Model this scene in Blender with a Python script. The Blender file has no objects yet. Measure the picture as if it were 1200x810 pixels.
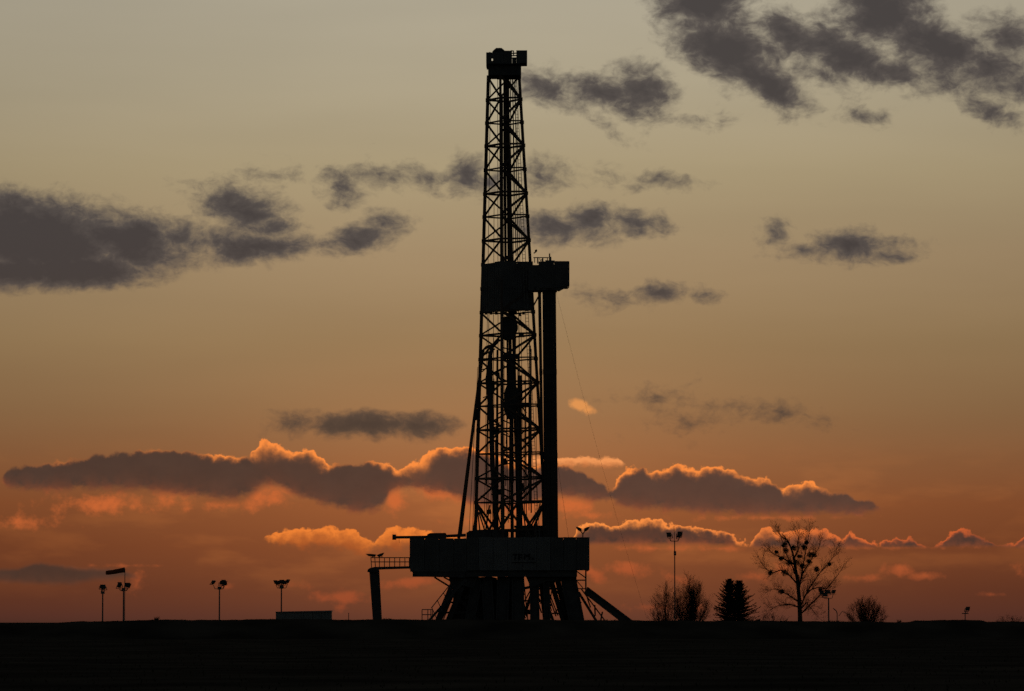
import bpy, bmesh, math, random
from math import pi, sin, cos, radians, sqrt, atan2, asin, degrees
from mathutils import Vector, Matrix

random.seed(11)
scene = bpy.context.scene

# ---------------------------------------------------------------- camera
# telephoto, 400 m from the rig, eye height 1.7 m above the field
EYE = Vector((0.0, -400.0, 0.4))
PITCH = radians(3.713)
cam_data = bpy.data.cameras.new('camera')
cam_data.lens = 150.0
cam_data.sensor_width = 36.0
cam_data.clip_start = 0.5
cam_data.clip_end = 60000.0
cam = bpy.data.objects.new('camera', cam_data)
cam.location = EYE
cam.rotation_euler = (pi / 2 + PITCH, 0, 0)
scene.collection.objects.link(cam)
scene.camera = cam

FWD = Vector((0, cos(PITCH), sin(PITCH)))
UPV = Vector((0, -sin(PITCH), cos(PITCH)))


def ray(x, y):
    return FWD + Vector((1, 0, 0)) * ((x - 600) * 0.0002) + UPV * ((405 - y) * 0.0002)


def at(x, y, Y=0.0):
    """survey helper: a measured bearing and height, carried out to the depth Y"""
    d = ray(x, y)
    return EYE + d * ((Y - EYE.y) / d.y)


def sky_at(x, y):
    """azimuth and elevation in degrees"""
    d = ray(x, y).normalized()
    return degrees(atan2(d.x, d.y)), degrees(asin(d.z))


DEG = 0.01146                      # degrees to one measured unit

# ---------------------------------------------------------------- colour management
vs = scene.view_settings
vs.view_transform = 'Standard'
vs.look = 'None'
vs.gamma = 1.0
vs.exposure = 0.0
vs.use_curve_mapping = False


def lin(r, g, b):
    f = lambda c: (c / 255 / 12.92) if c <= 10 else ((c / 255 + 0.055) / 1.055) ** 2.4
    return (f(r), f(g), f(b), 1.0)


# ---------------------------------------------------------------- sun, just down behind the cloud bank
SUN_EL = radians(1.9)
sun_data = bpy.data.lights.new('sun', 'SUN')
sun_data.energy = 0.12
sun_data.angle = radians(4)
sun_data.color = (1.0, 0.46, 0.2)
sun = bpy.data.objects.new('sun', sun_data)
sun.rotation_euler = (-(pi / 2 - SUN_EL), 0, 0)     # shines from +Y towards the camera
sun.location = (0, 300, 60)
scene.collection.objects.link(sun)

# ---------------------------------------------------------------- sky
world = bpy.data.worlds.new('World')
world.use_nodes = True
wt = world.node_tree
wt.nodes.clear()
try:
    world.cycles.sampling_method = 'MANUAL'
    world.cycles.sample_map_resolution = 512
except Exception:
    pass


class S:
    """a socket with arithmetic"""
    def __init__(self, s): self.s = s
    def __add__(self, o): return M('ADD', self, o)
    def __radd__(self, o): return M('ADD', o, self)
    def __sub__(self, o): return M('SUBTRACT', self, o)
    def __rsub__(self, o): return M('SUBTRACT', o, self)
    def __mul__(self, o): return M('MULTIPLY', self, o)
    def __rmul__(self, o): return M('MULTIPLY', o, self)
    def __truediv__(self, o): return M('DIVIDE', self, o)


def put(sock, v):
    if isinstance(v, S): wt.links.new(v.s, sock)
    elif v is not None: sock.default_value = v


def M(op, a, b=None, c=None, clamp=False):
    n = wt.nodes.new('ShaderNodeMath'); n.operation = op; n.use_clamp = clamp
    put(n.inputs[0], a); put(n.inputs[1], b); put(n.inputs[2], c)
    return S(n.outputs[0])


def V(op, a, b=None):
    n = wt.nodes.new('ShaderNodeVectorMath'); n.operation = op
    put(n.inputs[0], a); put(n.inputs[1], b)
    return S(n.outputs['Value'] if op in ('LENGTH', 'DOT_PRODUCT') else n.outputs[0])


def comb(x, y, z=0.0):
    n = wt.nodes.new('ShaderNodeCombineXYZ')
    put(n.inputs[0], x); put(n.inputs[1], y); put(n.inputs[2], z)
    return S(n.outputs[0])


def sep(v):
    n = wt.nodes.new('ShaderNodeSeparateXYZ'); put(n.inputs[0], v)
    return S(n.outputs[0]), S(n.outputs[1]), S(n.outputs[2])


def smooth(x, a, b):
    n = wt.nodes.new('ShaderNodeMapRange'); n.interpolation_type = 'SMOOTHSTEP'
    put(n.inputs[0], x); n.inputs[1].default_value = a; n.inputs[2].default_value = b
    return S(n.outputs[0])


def noise(v, scale, detail=5, rough=0.55, color=False, dims='2D'):
    n = wt.nodes.new('ShaderNodeTexNoise'); n.noise_dimensions = dims
    put(n.inputs['Vector'], v); n.inputs['Scale'].default_value = scale
    n.inputs['Detail'].default_value = detail; n.inputs['Roughness'].default_value = rough
    return S(n.outputs['Color' if color else 'Fac'])


def mix(f, a, b):
    n = wt.nodes.new('ShaderNodeMix'); n.data_type = 'RGBA'
    put(n.inputs[0], f); put(n.inputs[6], a); put(n.inputs[7], b)
    return S(n.outputs[2])


def ramp(f, stops):
    n = wt.nodes.new('ShaderNodeValToRGB'); put(n.inputs[0], f)
    e = n.color_ramp.elements
    while len(e) < len(stops): e.new(0.5)
    for k, (p, c) in enumerate(stops):
        e[k].position = p; e[k].color = c
    return S(n.outputs[0])


def curves(u, chans):
    """three profiles over the bearing u (0..1); each a list of (u, value)"""
    n = wt.nodes.new('ShaderNodeRGBCurve')
    m = n.mapping; m.use_clip = True; m.extend = 'HORIZONTAL'
    for k, pts in enumerate(chans):
        c = m.curves[k]
        while len(c.points) < len(pts): c.points.new(0.5, 0.5)
        for q, (x, y) in enumerate(pts):
            c.points[q].location = (x, y); c.points[q].handle_type = 'VECTOR'
    m.update()
    wt.links.new(u.s, n.inputs['Color'])
    return sep(S(n.outputs[0]))


tc = wt.nodes.new('ShaderNodeTexCoord')
D = S(tc.outputs['Generated'])
dx, dy, dz = sep(D)
az = M('ARCTAN2', dx, dy) * 57.29578
el = M('ARCSINE', dz) * 57.29578
P = comb(az, el)

# clear sky: Nishita away from the sun, a dusty sunset veil around it
nish = wt.nodes.new('ShaderNodeTexSky')
nish.sky_type = 'NISHITA'; nish.sun_disc = False
nish.sun_elevation = SUN_EL; nish.sun_rotation = 0.0
nish.dust_density = 3.0; nish.air_density = 1.0
far_sky = V('MULTIPLY', S(nish.outputs[0]), None)
far_sky.s.node.inputs[1].default_value = (0.05, 0.05, 0.05)


def epos(y): return sqrt(max(0.0, sky_at(600, y)[1]) / 90.0)


h = M('SQRT', M('MAXIMUM', el, 0.0) / 90.0)
veil = ramp(h, [
    (0.0, lin(77, 47, 37)),
    (epos(722), lin(88, 50, 39)),
    (epos(690), lin(101, 55, 36)),
    (epos(640), lin(118, 65, 38)),
    (epos(590), lin(134, 78, 45)),
    (epos(540), lin(138, 91, 57)),
    (epos(480), lin(141, 106, 71)),
    (epos(400), lin(148, 120, 84)),
    (epos(300), lin(159, 135, 102)),
    (epos(200), lin(167, 150, 117)),
    (epos(100), lin(171, 159, 133)),
    (epos(0), lin(172, 163, 142)),
    (0.36, lin(158, 152, 135)),
    (0.50, lin(112, 112, 112)),
    (0.75, lin(62, 66, 74)),
    (1.0, lin(36, 40, 48)),
])
def vmul2(v, c):
    o = V('MULTIPLY', v, None); o.s.node.inputs[1].default_value = c
    return o


# brighter and warmer over the sun, dimmer to the sides
side = M('POWER', 2.718, M('MULTIPLY', az * az, -1.0 / (9.5 * 9.5)))
low = 1.0 - smooth(el, 0.3, 5.5)
side_gain = side * 0.34 + 0.70
glow = M('POWER', 2.718, (az * az / 14.0 + (el - 1.7) * (el - 1.7) / 3.2) * -1.0)
vg = V('MULTIPLY', veil, None); wt.links.new(comb(side_gain, side_gain, side_gain).s, vg.s.node.inputs[1])
gl = V('MULTIPLY', comb(glow, glow, glow), None); gl.s.node.inputs[1].default_value = (0.10, 0.031, 0.007)
haze_streak = noise(vmul2(P, (0.13, 0.9, 1.0)), 1.0, 3, 0.5) * 0.16 + 0.92
patch = smooth(noise(vmul2(P, (0.55, 1.9, 1.0)), 1.0, 4, 0.55), 0.47, 0.72) * smooth(el, 0.1, 0.9) * (1.0 - smooth(el, 1.7, 2.6)) * side
pt = vmul2(comb(patch, patch, patch), (0.07, 0.022, 0.004))
near_sky = V('MULTIPLY', V('ADD', V('ADD', vg, gl), pt), comb(haze_streak, haze_streak, haze_streak))
sundir = (0.0, cos(SUN_EL), sin(SUN_EL))
sd = V('DOT_PRODUCT', D, None); sd.s.node.inputs[1].default_value = sundir
w_near = smooth(sd, cos(radians(75)), cos(radians(14)))
clear = mix(w_near, far_sky, near_sky)

# ---- shared cloud noises (one unit of P is one degree)
def vmul(v, c):
    if isinstance(v, tuple):
        return (v[0] * c[0], v[1] * c[1], v[2] * c[2], 1.0)
    o = V('MULTIPLY', v, None); o.s.node.inputs[1].default_value = c
    return o


def vadd(v, c):
    o = V('ADD', v, None); o.s.node.inputs[1].default_value = c
    return o


warp = vmul(vadd(noise(vmul(P, (1.0, 1.7, 1.0)), 1.1, 3, 0.6, color=True), (-0.5, -0.5, -0.5)), (0.34, 0.2, 0.0))
Pq = V('ADD', P, warp)
Pn = vmul(Pq, (1.0, 1.5, 1.0))
n_wisp = noise(Pn, 2.3, 7, 0.6)
n_fine = noise(vadd(Pn, (3.1, 7.7, 0)), 8.0, 5, 0.6)
n_bil = noise(P, 4.2, 6, 0.58)
vor = wt.nodes.new('ShaderNodeTexVoronoi'); vor.feature = 'F1'; vor.voronoi_dimensions = '2D'
vor.inputs['Scale'].default_value = 7.0
vor.inputs['Detail'].default_value = 2.0; vor.inputs['Roughness'].default_value = 0.45
wt.links.new(vadd(P, (0, 0, 0)).s, vor.inputs['Vector'])
n_vor = S(vor.outputs['Distance'])
bill = (n_bil - 0.5) * 0.9 + (n_wisp - 0.5) * 0.6 + (0.38 - n_vor) * 0.42 + (n_fine - 0.5) * 0.4        # cauliflower edge

REACH = 0.8


def near_cell(b, cell, pad):
    x, y, rx, ry, tilt, op = b
    a, e = sky_at(x, y); t = radians(tilt); k = (1 + REACH / op) * DEG
    hx = sqrt((rx * cos(t)) ** 2 + (ry * sin(t)) ** 2) * k + pad
    hy = sqrt((rx * sin(t)) ** 2 + (ry * cos(t)) ** 2) * k + pad
    return a + hx > cell[0] and a - hx < cell[1] and e + hy > cell[2] and e - hy < cell[3]


def blobs(lst, src):
    """soft union of tilted ellipses; value 1 in a core, 0 on its rim"""
    tot = None
    for (x, y, rx, ry, tilt, op) in lst:
        a, e = sky_at(x, y)
        n = wt.nodes.new('ShaderNodeMapping'); n.vector_type = 'TEXTURE'
        n.inputs['Location'].default_value = (a, e, 0)
        n.inputs['Rotation'].default_value = (0, 0, -radians(tilt))
        n.inputs['Scale'].default_value = (rx * DEG, ry * DEG, 1)
        put(n.inputs[0], src)
        v = M('MULTIPLY_ADD', V('LENGTH', S(n.outputs[0])), -op, op)
        tot = v if tot is None else M('SMOOTH_MAX', tot, v, 0.25)
    return M('MAXIMUM', tot, -REACH)


# ---- 1. grey wisps and rags high up, thick enough to be dark against the light
UP = [
    (825, 5, 62, 42, 15, 1.4), (850, 55, 76, 40, 28, 1.5), (893, 92, 66, 25, 33, 1.4),
    (925, 38, 48, 26, 28, 1.1), (985, 62, 82, 27, 22, 1.35), (1045, 86, 58, 20, 12, 1.0), (960, 85, 50, 16, 25, 0.6),
    (1035, 15, 64, 44, 10, 1.4), (1095, 50, 88, 32, 26, 1.4), (1155, 75, 64, 24, 20, 1.1), (1100, 75, 70, 20, 10, 0.8),
    (1180, 42, 42, 24, 20, 0.8), (1195, 92, 40, 30, 0, 0.75), (1110, 95, 42, 18, 0, 0.7),
    (1160, 130, 40, 15, 22, 0.75), (1012, 137, 24, 9, 0, 0.55), (790, 30, 20, 25, 0, 0.5),
    (645, 104, 48, 20, 3, 0.95), (700, 108, 62, 22, 4, 0.95), (748, 106, 42, 30, 12, 1.05),
    (738, 126, 36, 14, 5, 0.7), (645, 84, 30, 8, 5, 0.45), (805, 140, 36, 8, 5, 0.22), (712, 146, 20, 7, 30, 0.22),
    (402, 217, 26, 20, 25, 0.75), (450, 208, 34, 13, 0, 0.36), (505, 208, 34, 12, 12, 0.45),
    (548, 206, 24, 24, 0, 0.85), (580, 212, 26, 14, 0, 0.6), (636, 204, 32, 18, 0, 0.62),
    (322, 204, 22, 8, 0, 0.2), (700, 206, 16, 8, 0, 0.25), (778, 212, 32, 7, 5, 0.36), (742, 218, 8, 6, 0, 0.3),
    (35, 278, 128, 50, 6, 2.0), (85, 316, 104, 24, 0, 1.8), (150, 282, 74, 34, 8, 1.6), (20, 318, 80, 22, 0, 1.6), (205, 277, 60, 24, 10, 0.9),
    (290, 250, 64, 27, 22, 1.15), (300, 292, 74, 18, -4, 1.2), (245, 283, 56, 20, 0, 0.75),
    (424, 277, 46, 20, -18, 0.85), (448, 264, 22, 18, 0, 0.7),
    (645, 266, 46, 20, 0, 0.95), (692, 260, 38, 22, 0, 0.95), (746, 260, 40, 16, 5, 0.9),
    (902, 276, 24, 12, -30, 0.6), (935, 292, 32, 9, 5, 0.6), (1005, 289, 60, 17, 0, 1.0), (1046, 297, 30, 9, 5, 0.7),
    (708, 350, 32, 10, 5, 0.34), (770, 345, 30, 13, 0, 0.75), (826, 345, 18, 9, 0, 0.6),
    (430, 500, 76, 15, 2, 1.3), (345, 497, 30, 13, 0, 0.6), (492, 500, 46, 13, 0, 1.1),
    (765, 467, 18, 6, 0, 0.12), (795, 492, 18, 6, 0, 0.1), (848, 475, 34, 6, 5, 0.26), (918, 483, 38, 9, 14, 0.42),
]
UPK = 1.17
UP = [(x, y, rx * UPK, ry * UPK, t, o) for (x, y, rx, ry, t, o) in UP]


def layer_up(f):
    d = f + (n_wisp - 0.5) * 1.35 + (n_fine - 0.5) * 0.55
    a = smooth(d, -0.24, 0.74) * 0.95
    hi = smooth(el, 1.8, 5.5)
    c = mix(smooth(d, 0.35, 1.2), mix(hi, lin(90, 70, 55), lin(86, 79, 76)), mix(hi, lin(74, 60, 50), lin(63, 58, 59)))
    return a, c


# ---- 2. lit rags low down: thin cloud that glows orange through
GL = [
    (678, 475, 13, 9, 20, 1.5), (688, 481, 12, 7, 0, 1.0),
    (125, 590, 80, 16, 0, 0.7), (200, 588, 40, 14, 0, 0.55), (320, 580, 44, 17, -20, 0.85), (462, 586, 18, 22, 0, 1.0),
    (520, 578, 45, 14, 12, 0.9), (590, 585, 60, 14, 0, 0.9), (608, 590, 36, 16, 0, 1.3), (668, 592, 34, 16, 0, 0.95), (565, 612, 40, 8, 0, 0.5), (620, 612, 40, 8, 0, 0.6), (30, 612, 55, 11, 0, 0.6),
    (400, 700, 46, 10, 0, 0.8), (398, 712, 14, 7, 0, 0.55), (476, 683, 44, 9, -5, 0.95), (345, 686, 30, 5, 0, 0.4),
    (267, 688, 9, 6, 0, 0.55), (160, 683, 14, 18, 0, 0.5), (696, 672, 20, 10, 30, 0.9), (735, 668, 36, 13, 10, 0.9), (790, 676, 30, 8, 20, 0.5),
    (770, 643, 60, 5, 0, 0.55), (845, 643, 40, 5, 0, 0.6), (1050, 642, 90, 3, 0, 0.45), (880, 676, 26, 8, 0, 0.55), (918, 667, 20, 10, 0, 0.6),
    (1010, 677, 30, 6, 0, 0.6), (1052, 667, 22, 10, 0, 1.0), (1085, 675, 26, 6, 0, 0.65), (1160, 697, 20, 3, 0, 0.4), (1195, 670, 12, 14, 0, 0.4),
    (780, 712, 60, 5, 0, 0.35), (150, 663, 50, 3, 0, 0.4), (690, 604, 50, 6, 0, 0.45), (900, 607, 110, 5, 0, 0.5), (270, 592, 60, 8, 0, 0.4),
]


def layer_glow(f):
    d = f + (n_bil - 0.5) * 1.4 + (n_fine - 0.5) * 0.5
    a = smooth(d, 0.0, 0.9) * 0.85
    c = mix(smooth(el, 0.2, 1.6), lin(158, 76, 43), lin(206, 104, 52))
    return a, mix(smooth(el, 2.2, 2.9), c, lin(232, 152, 82))


# ---- 3. cloud banks: top and bottom heights read along the bearing
AZ0, AZ1 = sky_at(-60, 600)[0], sky_at(1260, 600)[0]
u01 = M('MULTIPLY_ADD', az, 1.0 / (AZ1 - AZ0), -AZ0 / (AZ1 - AZ0), clamp=True)
uu = comb(u01, u01, u01)
E0, E1 = 0.0, 3.2


def bank(pts, amp_t, amp_b, soft_t, soft_b, body, rim_c, rim_w, rim_gain=1.0, rim_tex=0.8, under=2.2):
    """pts: (x, top, bottom, rim 0..3)"""
    ct, cb, cr = [], [], []
    for (x, t, b, r) in pts:
        a, et = sky_at(x, t); eb = sky_at(x, b)[1]
        k = (a - AZ0) / (AZ1 - AZ0)
        ct.append((k, (et - E0) / (E1 - E0))); cb.append((k, (eb - E0) / (E1 - E0))); cr.append((k, r / 3.0))
    t, b, r = curves(uu, (ct, cb, cr))
    t = t * (E1 - E0); b = b * (E1 - E0)
    r = r * 3.0
    lump = M('MINIMUM', r * 0.5 + 0.62, 1.0)
    dt = t - el + bill * lump * amp_t
    db = el - b + (n_bil - 0.5) * amp_b + (n_fine - 0.5) * amp_b * 0.4
    a = smooth(dt / (M('MAXIMUM', 2.2 - r * 1.8, 0.9)), 0.0, soft_t) * smooth(db, -soft_b, soft_b)
    # light creeping round the thin upper edge, a faint glow through the ragged base
    q = M('MAXIMUM', dt - soft_t * 0.7, 0.0) / ((r * 1.0 + 0.4) * rim_w)
    edge = M('POWER', 2.718, q * q * -0.55 - q * 0.45)
    rim = M('MULTIPLY', edge * (n_fine * rim_tex + (1.0 - rim_tex * 0.5)), M('MINIMUM', r * rim_gain, 1.15), clamp=True)
    base = M('POWER', 2.718, M('MAXIMUM', db, 0.0) * (-1.0 / px(6))) * M('SUBTRACT', n_bil, 0.38, clamp=True) * under
    body = mix(n_wisp, vmul(body, (0.86, 0.86, 0.88)), vmul(body, (1.14, 1.14, 1.12)))
    body = mix(smooth(dt, 0.0, px(40)), body, vmul(body, (1.12, 1.03, 0.98)))
    body = mix(base, body, lin(168, 86, 48))
    return a, mix(rim, body, rim_c)


def px(n): return n * DEG


BANK_A = [(-60, 556, 562, 0), (1, 562, 556, 0), (5, 551, 568, 0), (14, 545, 572, 0), (40, 541, 574, .1), (75, 537, 573, .3), (90, 535, 573, .15), (115, 530, 573, .05), (150, 528, 573, .05),
          (180, 524, 574, .35), (205, 525, 577, .15), (236, 529, 581, .3), (255, 529, 584, .7), (275, 530, 586, .6), (292, 532, 580, .2), (301, 524, 573, 1.6),
          (309, 512, 568, 2.6), (318, 515, 567, 2.2), (332, 522, 572, 1.4), (345, 527, 579, 1.0), (358, 522, 584, 1.4), (370, 528, 588, 1.6), (383, 540, 592, .7), (400, 542, 596, .15),
          (425, 541, 600, .1), (436, 537, 599, .5), (450, 540, 593, .6), (456, 541, 578, .6), (466, 546, 572, .8), (480, 541, 571, 1.6), (495, 534, 572, 2.4), (505, 527, 574, 1.8),
          (518, 522, 576, .9), (535, 522, 582, .9), (560, 522, 592, .8), (575, 526, 594, 1.0), (592, 541, 596, .6), (640, 542, 586, .5), (655, 541, 580, .4), (680, 548, 583, .1), (700, 560, 586, .05),
          (712, 570, 586, 0), (716, 575, 586, 0), (720, 563, 588, .6), (730, 549, 592, .9), (738, 546, 594, .7), (753, 544, 595, .2), (764, 550, 596, .8), (780, 547, 597, .9),
          (790, 542, 598, .9), (800, 541, 598, .9), (815, 547, 599, .8), (830, 544, 600, .8), (845, 544, 601, .8), (856, 549, 601, .7), (866, 556, 602, .4), (878, 557, 602, .6),
          (898, 558, 602, .6), (912, 566, 602, .15), (920, 571, 602, 1.0), (930, 565, 602, 1.3), (945, 561, 602, 1.1), (960, 565, 602, .5), (976, 574, 602, .15), (990, 575, 602, .1),
          (1004, 582, 602, .1), (1020, 583, 600, .05), (1032, 592, 594, 0), (1045, 600, 590, 0), (1260, 600, 590, 0)]
BANK_L = [(-60, 660, 650, 0), (662, 640, 630, 0), (671, 630, 634, 2.4), (675, 617, 637, 2.0), (686, 610, 638, 1.4), (700, 612, 637, .9), (712, 613, 637, .7), (725, 612, 637, .9), (735, 607, 637, 1.4),
          (748, 604, 637, 1.8), (765, 607, 637, 1.7), (776, 606, 637, 1.5), (786, 613, 637, .8), (800, 611, 637, .9), (820, 616, 637, .9), (840, 618, 638, .9), (855, 622, 638, .8),
          (866, 630, 639, .8), (880, 636, 640, .9), (886, 622, 641, 2.2), (893, 617, 641, 3), (903, 617, 641, 2.4), (911, 621, 641, 1.0), (918, 620, 641, 1.6), (930, 618, 641, 3), (948, 617, 641, 3), (962, 619, 641, 2.4),
          (970, 621, 641, 1.2), (982, 628, 641, .8), (990, 629, 641, .8), (995, 620, 641, .9), (1003, 624, 641, .9), (1018, 632, 641, .7), (1040, 630, 641, .6), (1060, 628, 641, .6),
          (1073, 630, 641, .4), (1084, 639, 641, .4), (1092, 639, 641, .4), (1105, 631, 641, .6), (1116, 620, 640, .7), (1125, 617, 640, .7), (1140, 622, 640, .4), (1156, 630, 640, .3),
          (1176, 639, 640, .3), (1190, 632, 641, .6), (1204, 625, 641, .6), (1230, 640, 641, .3), (1260, 650, 641, 0)]
# thin sunlit puffs over the walkway, the strip right of the racked pipe
BANK_B = [(-60, 640, 620, 0), (300, 634, 624, 0), (314, 624, 629, 1), (330, 618, 636, 1), (350, 616, 640, 1), (370, 613, 639, 1), (400, 616, 641, 1), (415, 617, 645, 1), (425, 624, 646, 1),
          (435, 632, 644, .8), (442, 629, 642, .8), (450, 620, 641, 1), (462, 615, 641, 1), (472, 616, 641, 1), (490, 618, 641, 1), (510, 622, 641, 1), (560, 632, 642, .8), (590, 640, 630, 0), (1260, 640, 620, 0)]
BANK_C = [(-60, 560, 520, 0), (566, 560, 530, 0), (584, 534, 546, 1.2), (610, 532, 548, 1.6), (640, 533, 547, 1.3), (660, 534, 545, 1), (690, 533, 546, 1), (715, 534, 546, 1), (731, 538, 545, .8), (742, 552, 530, 0), (1260, 560, 520, 0)]
# dusky streak low on the left
BANK_D = [(-60, 664, 681, .2), (0, 664, 681, .2), (22, 662, 682, .2), (45, 655, 684, .3), (62, 658, 684, .3), (85, 661, 684, .5), (110, 663, 679, .5), (140, 664, 677, .3), (158, 670, 676, .1), (168, 680, 670, 0), (1260, 690, 660, 0)]


def banks(cell, col):
    a, c = bank(BANK_C, 0.10, 0.20, px(4), px(5), lin(186, 104, 56), lin(240, 152, 88), px(6), 1.2, 1.2, 0.0)
    col = mix(a, col, c)
    a, c = bank(BANK_A, 0.15, 0.22, px(3), px(6), mix(smooth(az, -5.0, 2.0), lin(76, 57, 48), lin(85, 62, 52)), lin(252, 142, 64), px(3.6), 1.6, 1.3)
    col = mix(a * 0.97, col, c)
    if cell[0] < -0.2:
        a, c = bank(BANK_B, 0.16, 0.30, px(4), px(7), lin(152, 78, 38), lin(244, 132, 52), px(9), 1.0, 1.7, 0.0)
        col = mix(a * 0.9, col, c)
        a, c = bank(BANK_D, 0.05, 0.08, px(4), px(5), lin(74, 53, 43), lin(146, 78, 45), px(3), 0.8, 0.8, 0.5)
        col = mix(a * 0.95, col, c)
    if cell[1] > 0.3:
        a, c = bank(BANK_L, 0.16, 0.06, px(2.5), px(3), lin(78, 55, 46),
                    mix(smooth(az, 1.0, 5.5), lin(252, 146, 68), lin(206, 96, 48)), px(2.5), 1.7, 1.3)
        col = mix(a * 0.97, col, c)
    return col


def background(col):
    b = wt.nodes.new('ShaderNodeBackground'); b.inputs['Strength'].default_value = 1.0
    wt.links.new(col.s, b.inputs['Color'])
    return b.outputs[0]


SHARED = ('az', 'el', 'P', 'Pq', 'n_wisp', 'n_fine', 'n_bil', 'bill', 'uu', 'clear')
KIND = {'P': 'NodeSocketVector', 'Pq': 'NodeSocketVector', 'uu': 'NodeSocketVector', 'clear': 'NodeSocketColor'}


def cell_sky(cell):
    """the sky of one patch, with only the clouds that reach it, in a node group of its own"""
    global wt
    outer, keep = wt, {k: globals()[k] for k in SHARED}
    g = bpy.data.node_groups.new('sky_patch', 'ShaderNodeTree')
    for k in SHARED:
        g.interface.new_socket(k, in_out='INPUT', socket_type=KIND.get(k, 'NodeSocketFloat'))
    g.interface.new_socket('Shader', in_out='OUTPUT', socket_type='NodeSocketShader')
    gi = g.nodes.new('NodeGroupInput'); go = g.nodes.new('NodeGroupOutput')
    wt = g
    for k in SHARED:
        globals()[k] = S(gi.outputs[k])
    col = clear
    up = [b for b in UP if near_cell(b, cell, 0.35)]
    if up:
        a, c = layer_up(blobs(up, Pq)); col = mix(a, col, c)
    gl = [b for b in GL if near_cell(b, cell, 0.05)]
    if gl:
        a, c = layer_glow(blobs(gl, P)); col = mix(a, col, c)
    if cell[2] < 2.9 and cell[3] > 0.3:
        col = banks(cell, col)
    g.links.new(background(col), go.inputs[0])
    wt = outer
    globals().update(keep)
    n = wt.nodes.new('ShaderNodeGroup'); n.node_tree = g
    for k in SHARED:
        wt.links.new(keep[k].s, n.inputs[k])
    return n.outputs[0]


def choose(fac, lo, hi):
    n = wt.nodes.new('ShaderNodeMixShader')
    wt.links.new(fac.s, n.inputs[0]); wt.links.new(lo, n.inputs[1]); wt.links.new(hi, n.inputs[2])
    return n.outputs[0]


def split(cell, depth):
    """patches, so that the renderer reads only the clouds near a ray"""
    if depth == 0:
        return cell_sky(cell)
    a0, a1, e0, e1 = cell
    if depth == 5 and e1 > 3.0 > e0:
        return choose(M('GREATER_THAN', el, 3.0), split((a0, a1, e0, 3.0), 4), split((a0, a1, 3.0, e1), 4))
    if a1 - a0 > (e1 - e0):
        m = (a0 + a1) / 2
        return choose(M('GREATER_THAN', az, m), split((a0, m, e0, e1), depth - 1), split((m, a1, e0, e1), depth - 1))
    m = (e0 + e1) / 2
    return choose(M('GREATER_THAN', el, m), split((a0, a1, e0, m), depth - 1), split((a0, a1, m, e1), depth - 1))


# the rest of the sky carries the same kind of rags
outside = M('MAXIMUM', smooth(M('ABSOLUTE', az), 8.0, 10.5), smooth(el, 9.3, 11.0))
rest = (noise(P, 0.16, 4, 0.55) - 0.56) * 5.0
rest = (rest * outside - (1.0 - outside)) * smooth(el, 0.0, 2.0) - (1.0 - smooth(el, 0.0, 2.0))
ra, rc = layer_up(rest)
round_about = background(mix(ra, clear, V('MULTIPLY', rc, mix(w_near, lin(130, 130, 140), (1, 1, 1, 1)))))
VIEW = (-8.0, 8.0, -0.6, 9.3)
inside = M('MULTIPLY', M('LESS_THAN', M('ABSOLUTE', az), VIEW[1]), M('MULTIPLY', M('GREATER_THAN', el, VIEW[2]), M('LESS_THAN', el, VIEW[3])))
wo = wt.nodes.new('ShaderNodeOutputWorld')
wt.links.new(choose(inside, round_about, split(VIEW, 5)), wo.inputs['Surface'])

scene.world = world
scene.cycles.use_adaptive_sampling = True
scene.cycles.adaptive_threshold = 0.02
scene.cycles.adaptive_min_samples = 16
scene.cycles.use_denoising = False

# ================================================================ helpers
COL = scene.collection


def mat(name, c0, c1, scale=3.0, rough=0.7, metal=0.0, bump=0.0, detail=5.0, spec=0.3):
    """a painted or natural surface: two real-world tones broken up by noise"""
    m = bpy.data.materials.new(name); m.use_nodes = True
    nt = m.node_tree; p = nt.nodes['Principled BSDF']
    tcn = nt.nodes.new('ShaderNodeTexCoord'); nz = nt.nodes.new('ShaderNodeTexNoise')
    nz.inputs['Scale'].default_value = scale; nz.inputs['Detail'].default_value = detail
    nt.links.new(tcn.outputs['Object'], nz.inputs['Vector'])
    r = nt.nodes.new('ShaderNodeValToRGB')
    r.color_ramp.elements[0].position = 0.35; r.color_ramp.elements[0].color = (*c0, 1)
    r.color_ramp.elements[1].position = 0.68; r.color_ramp.elements[1].color = (*c1, 1)
    nt.links.new(nz.outputs['Fac'], r.inputs[0]); nt.links.new(r.outputs[0], p.inputs['Base Color'])
    p.inputs['Roughness'].default_value = rough; p.inputs['Metallic'].default_value = metal
    if 'Specular IOR Level' in p.inputs: p.inputs['Specular IOR Level'].default_value = spec
    if bump:
        b = nt.nodes.new('ShaderNodeBump'); b.inputs['Strength'].default_value = bump; b.inputs['Distance'].default_value = 0.05
        nt.links.new(nz.outputs['Fac'], b.inputs['Height']); nt.links.new(b.outputs[0], p.inputs['Normal'])
    return m


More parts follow.
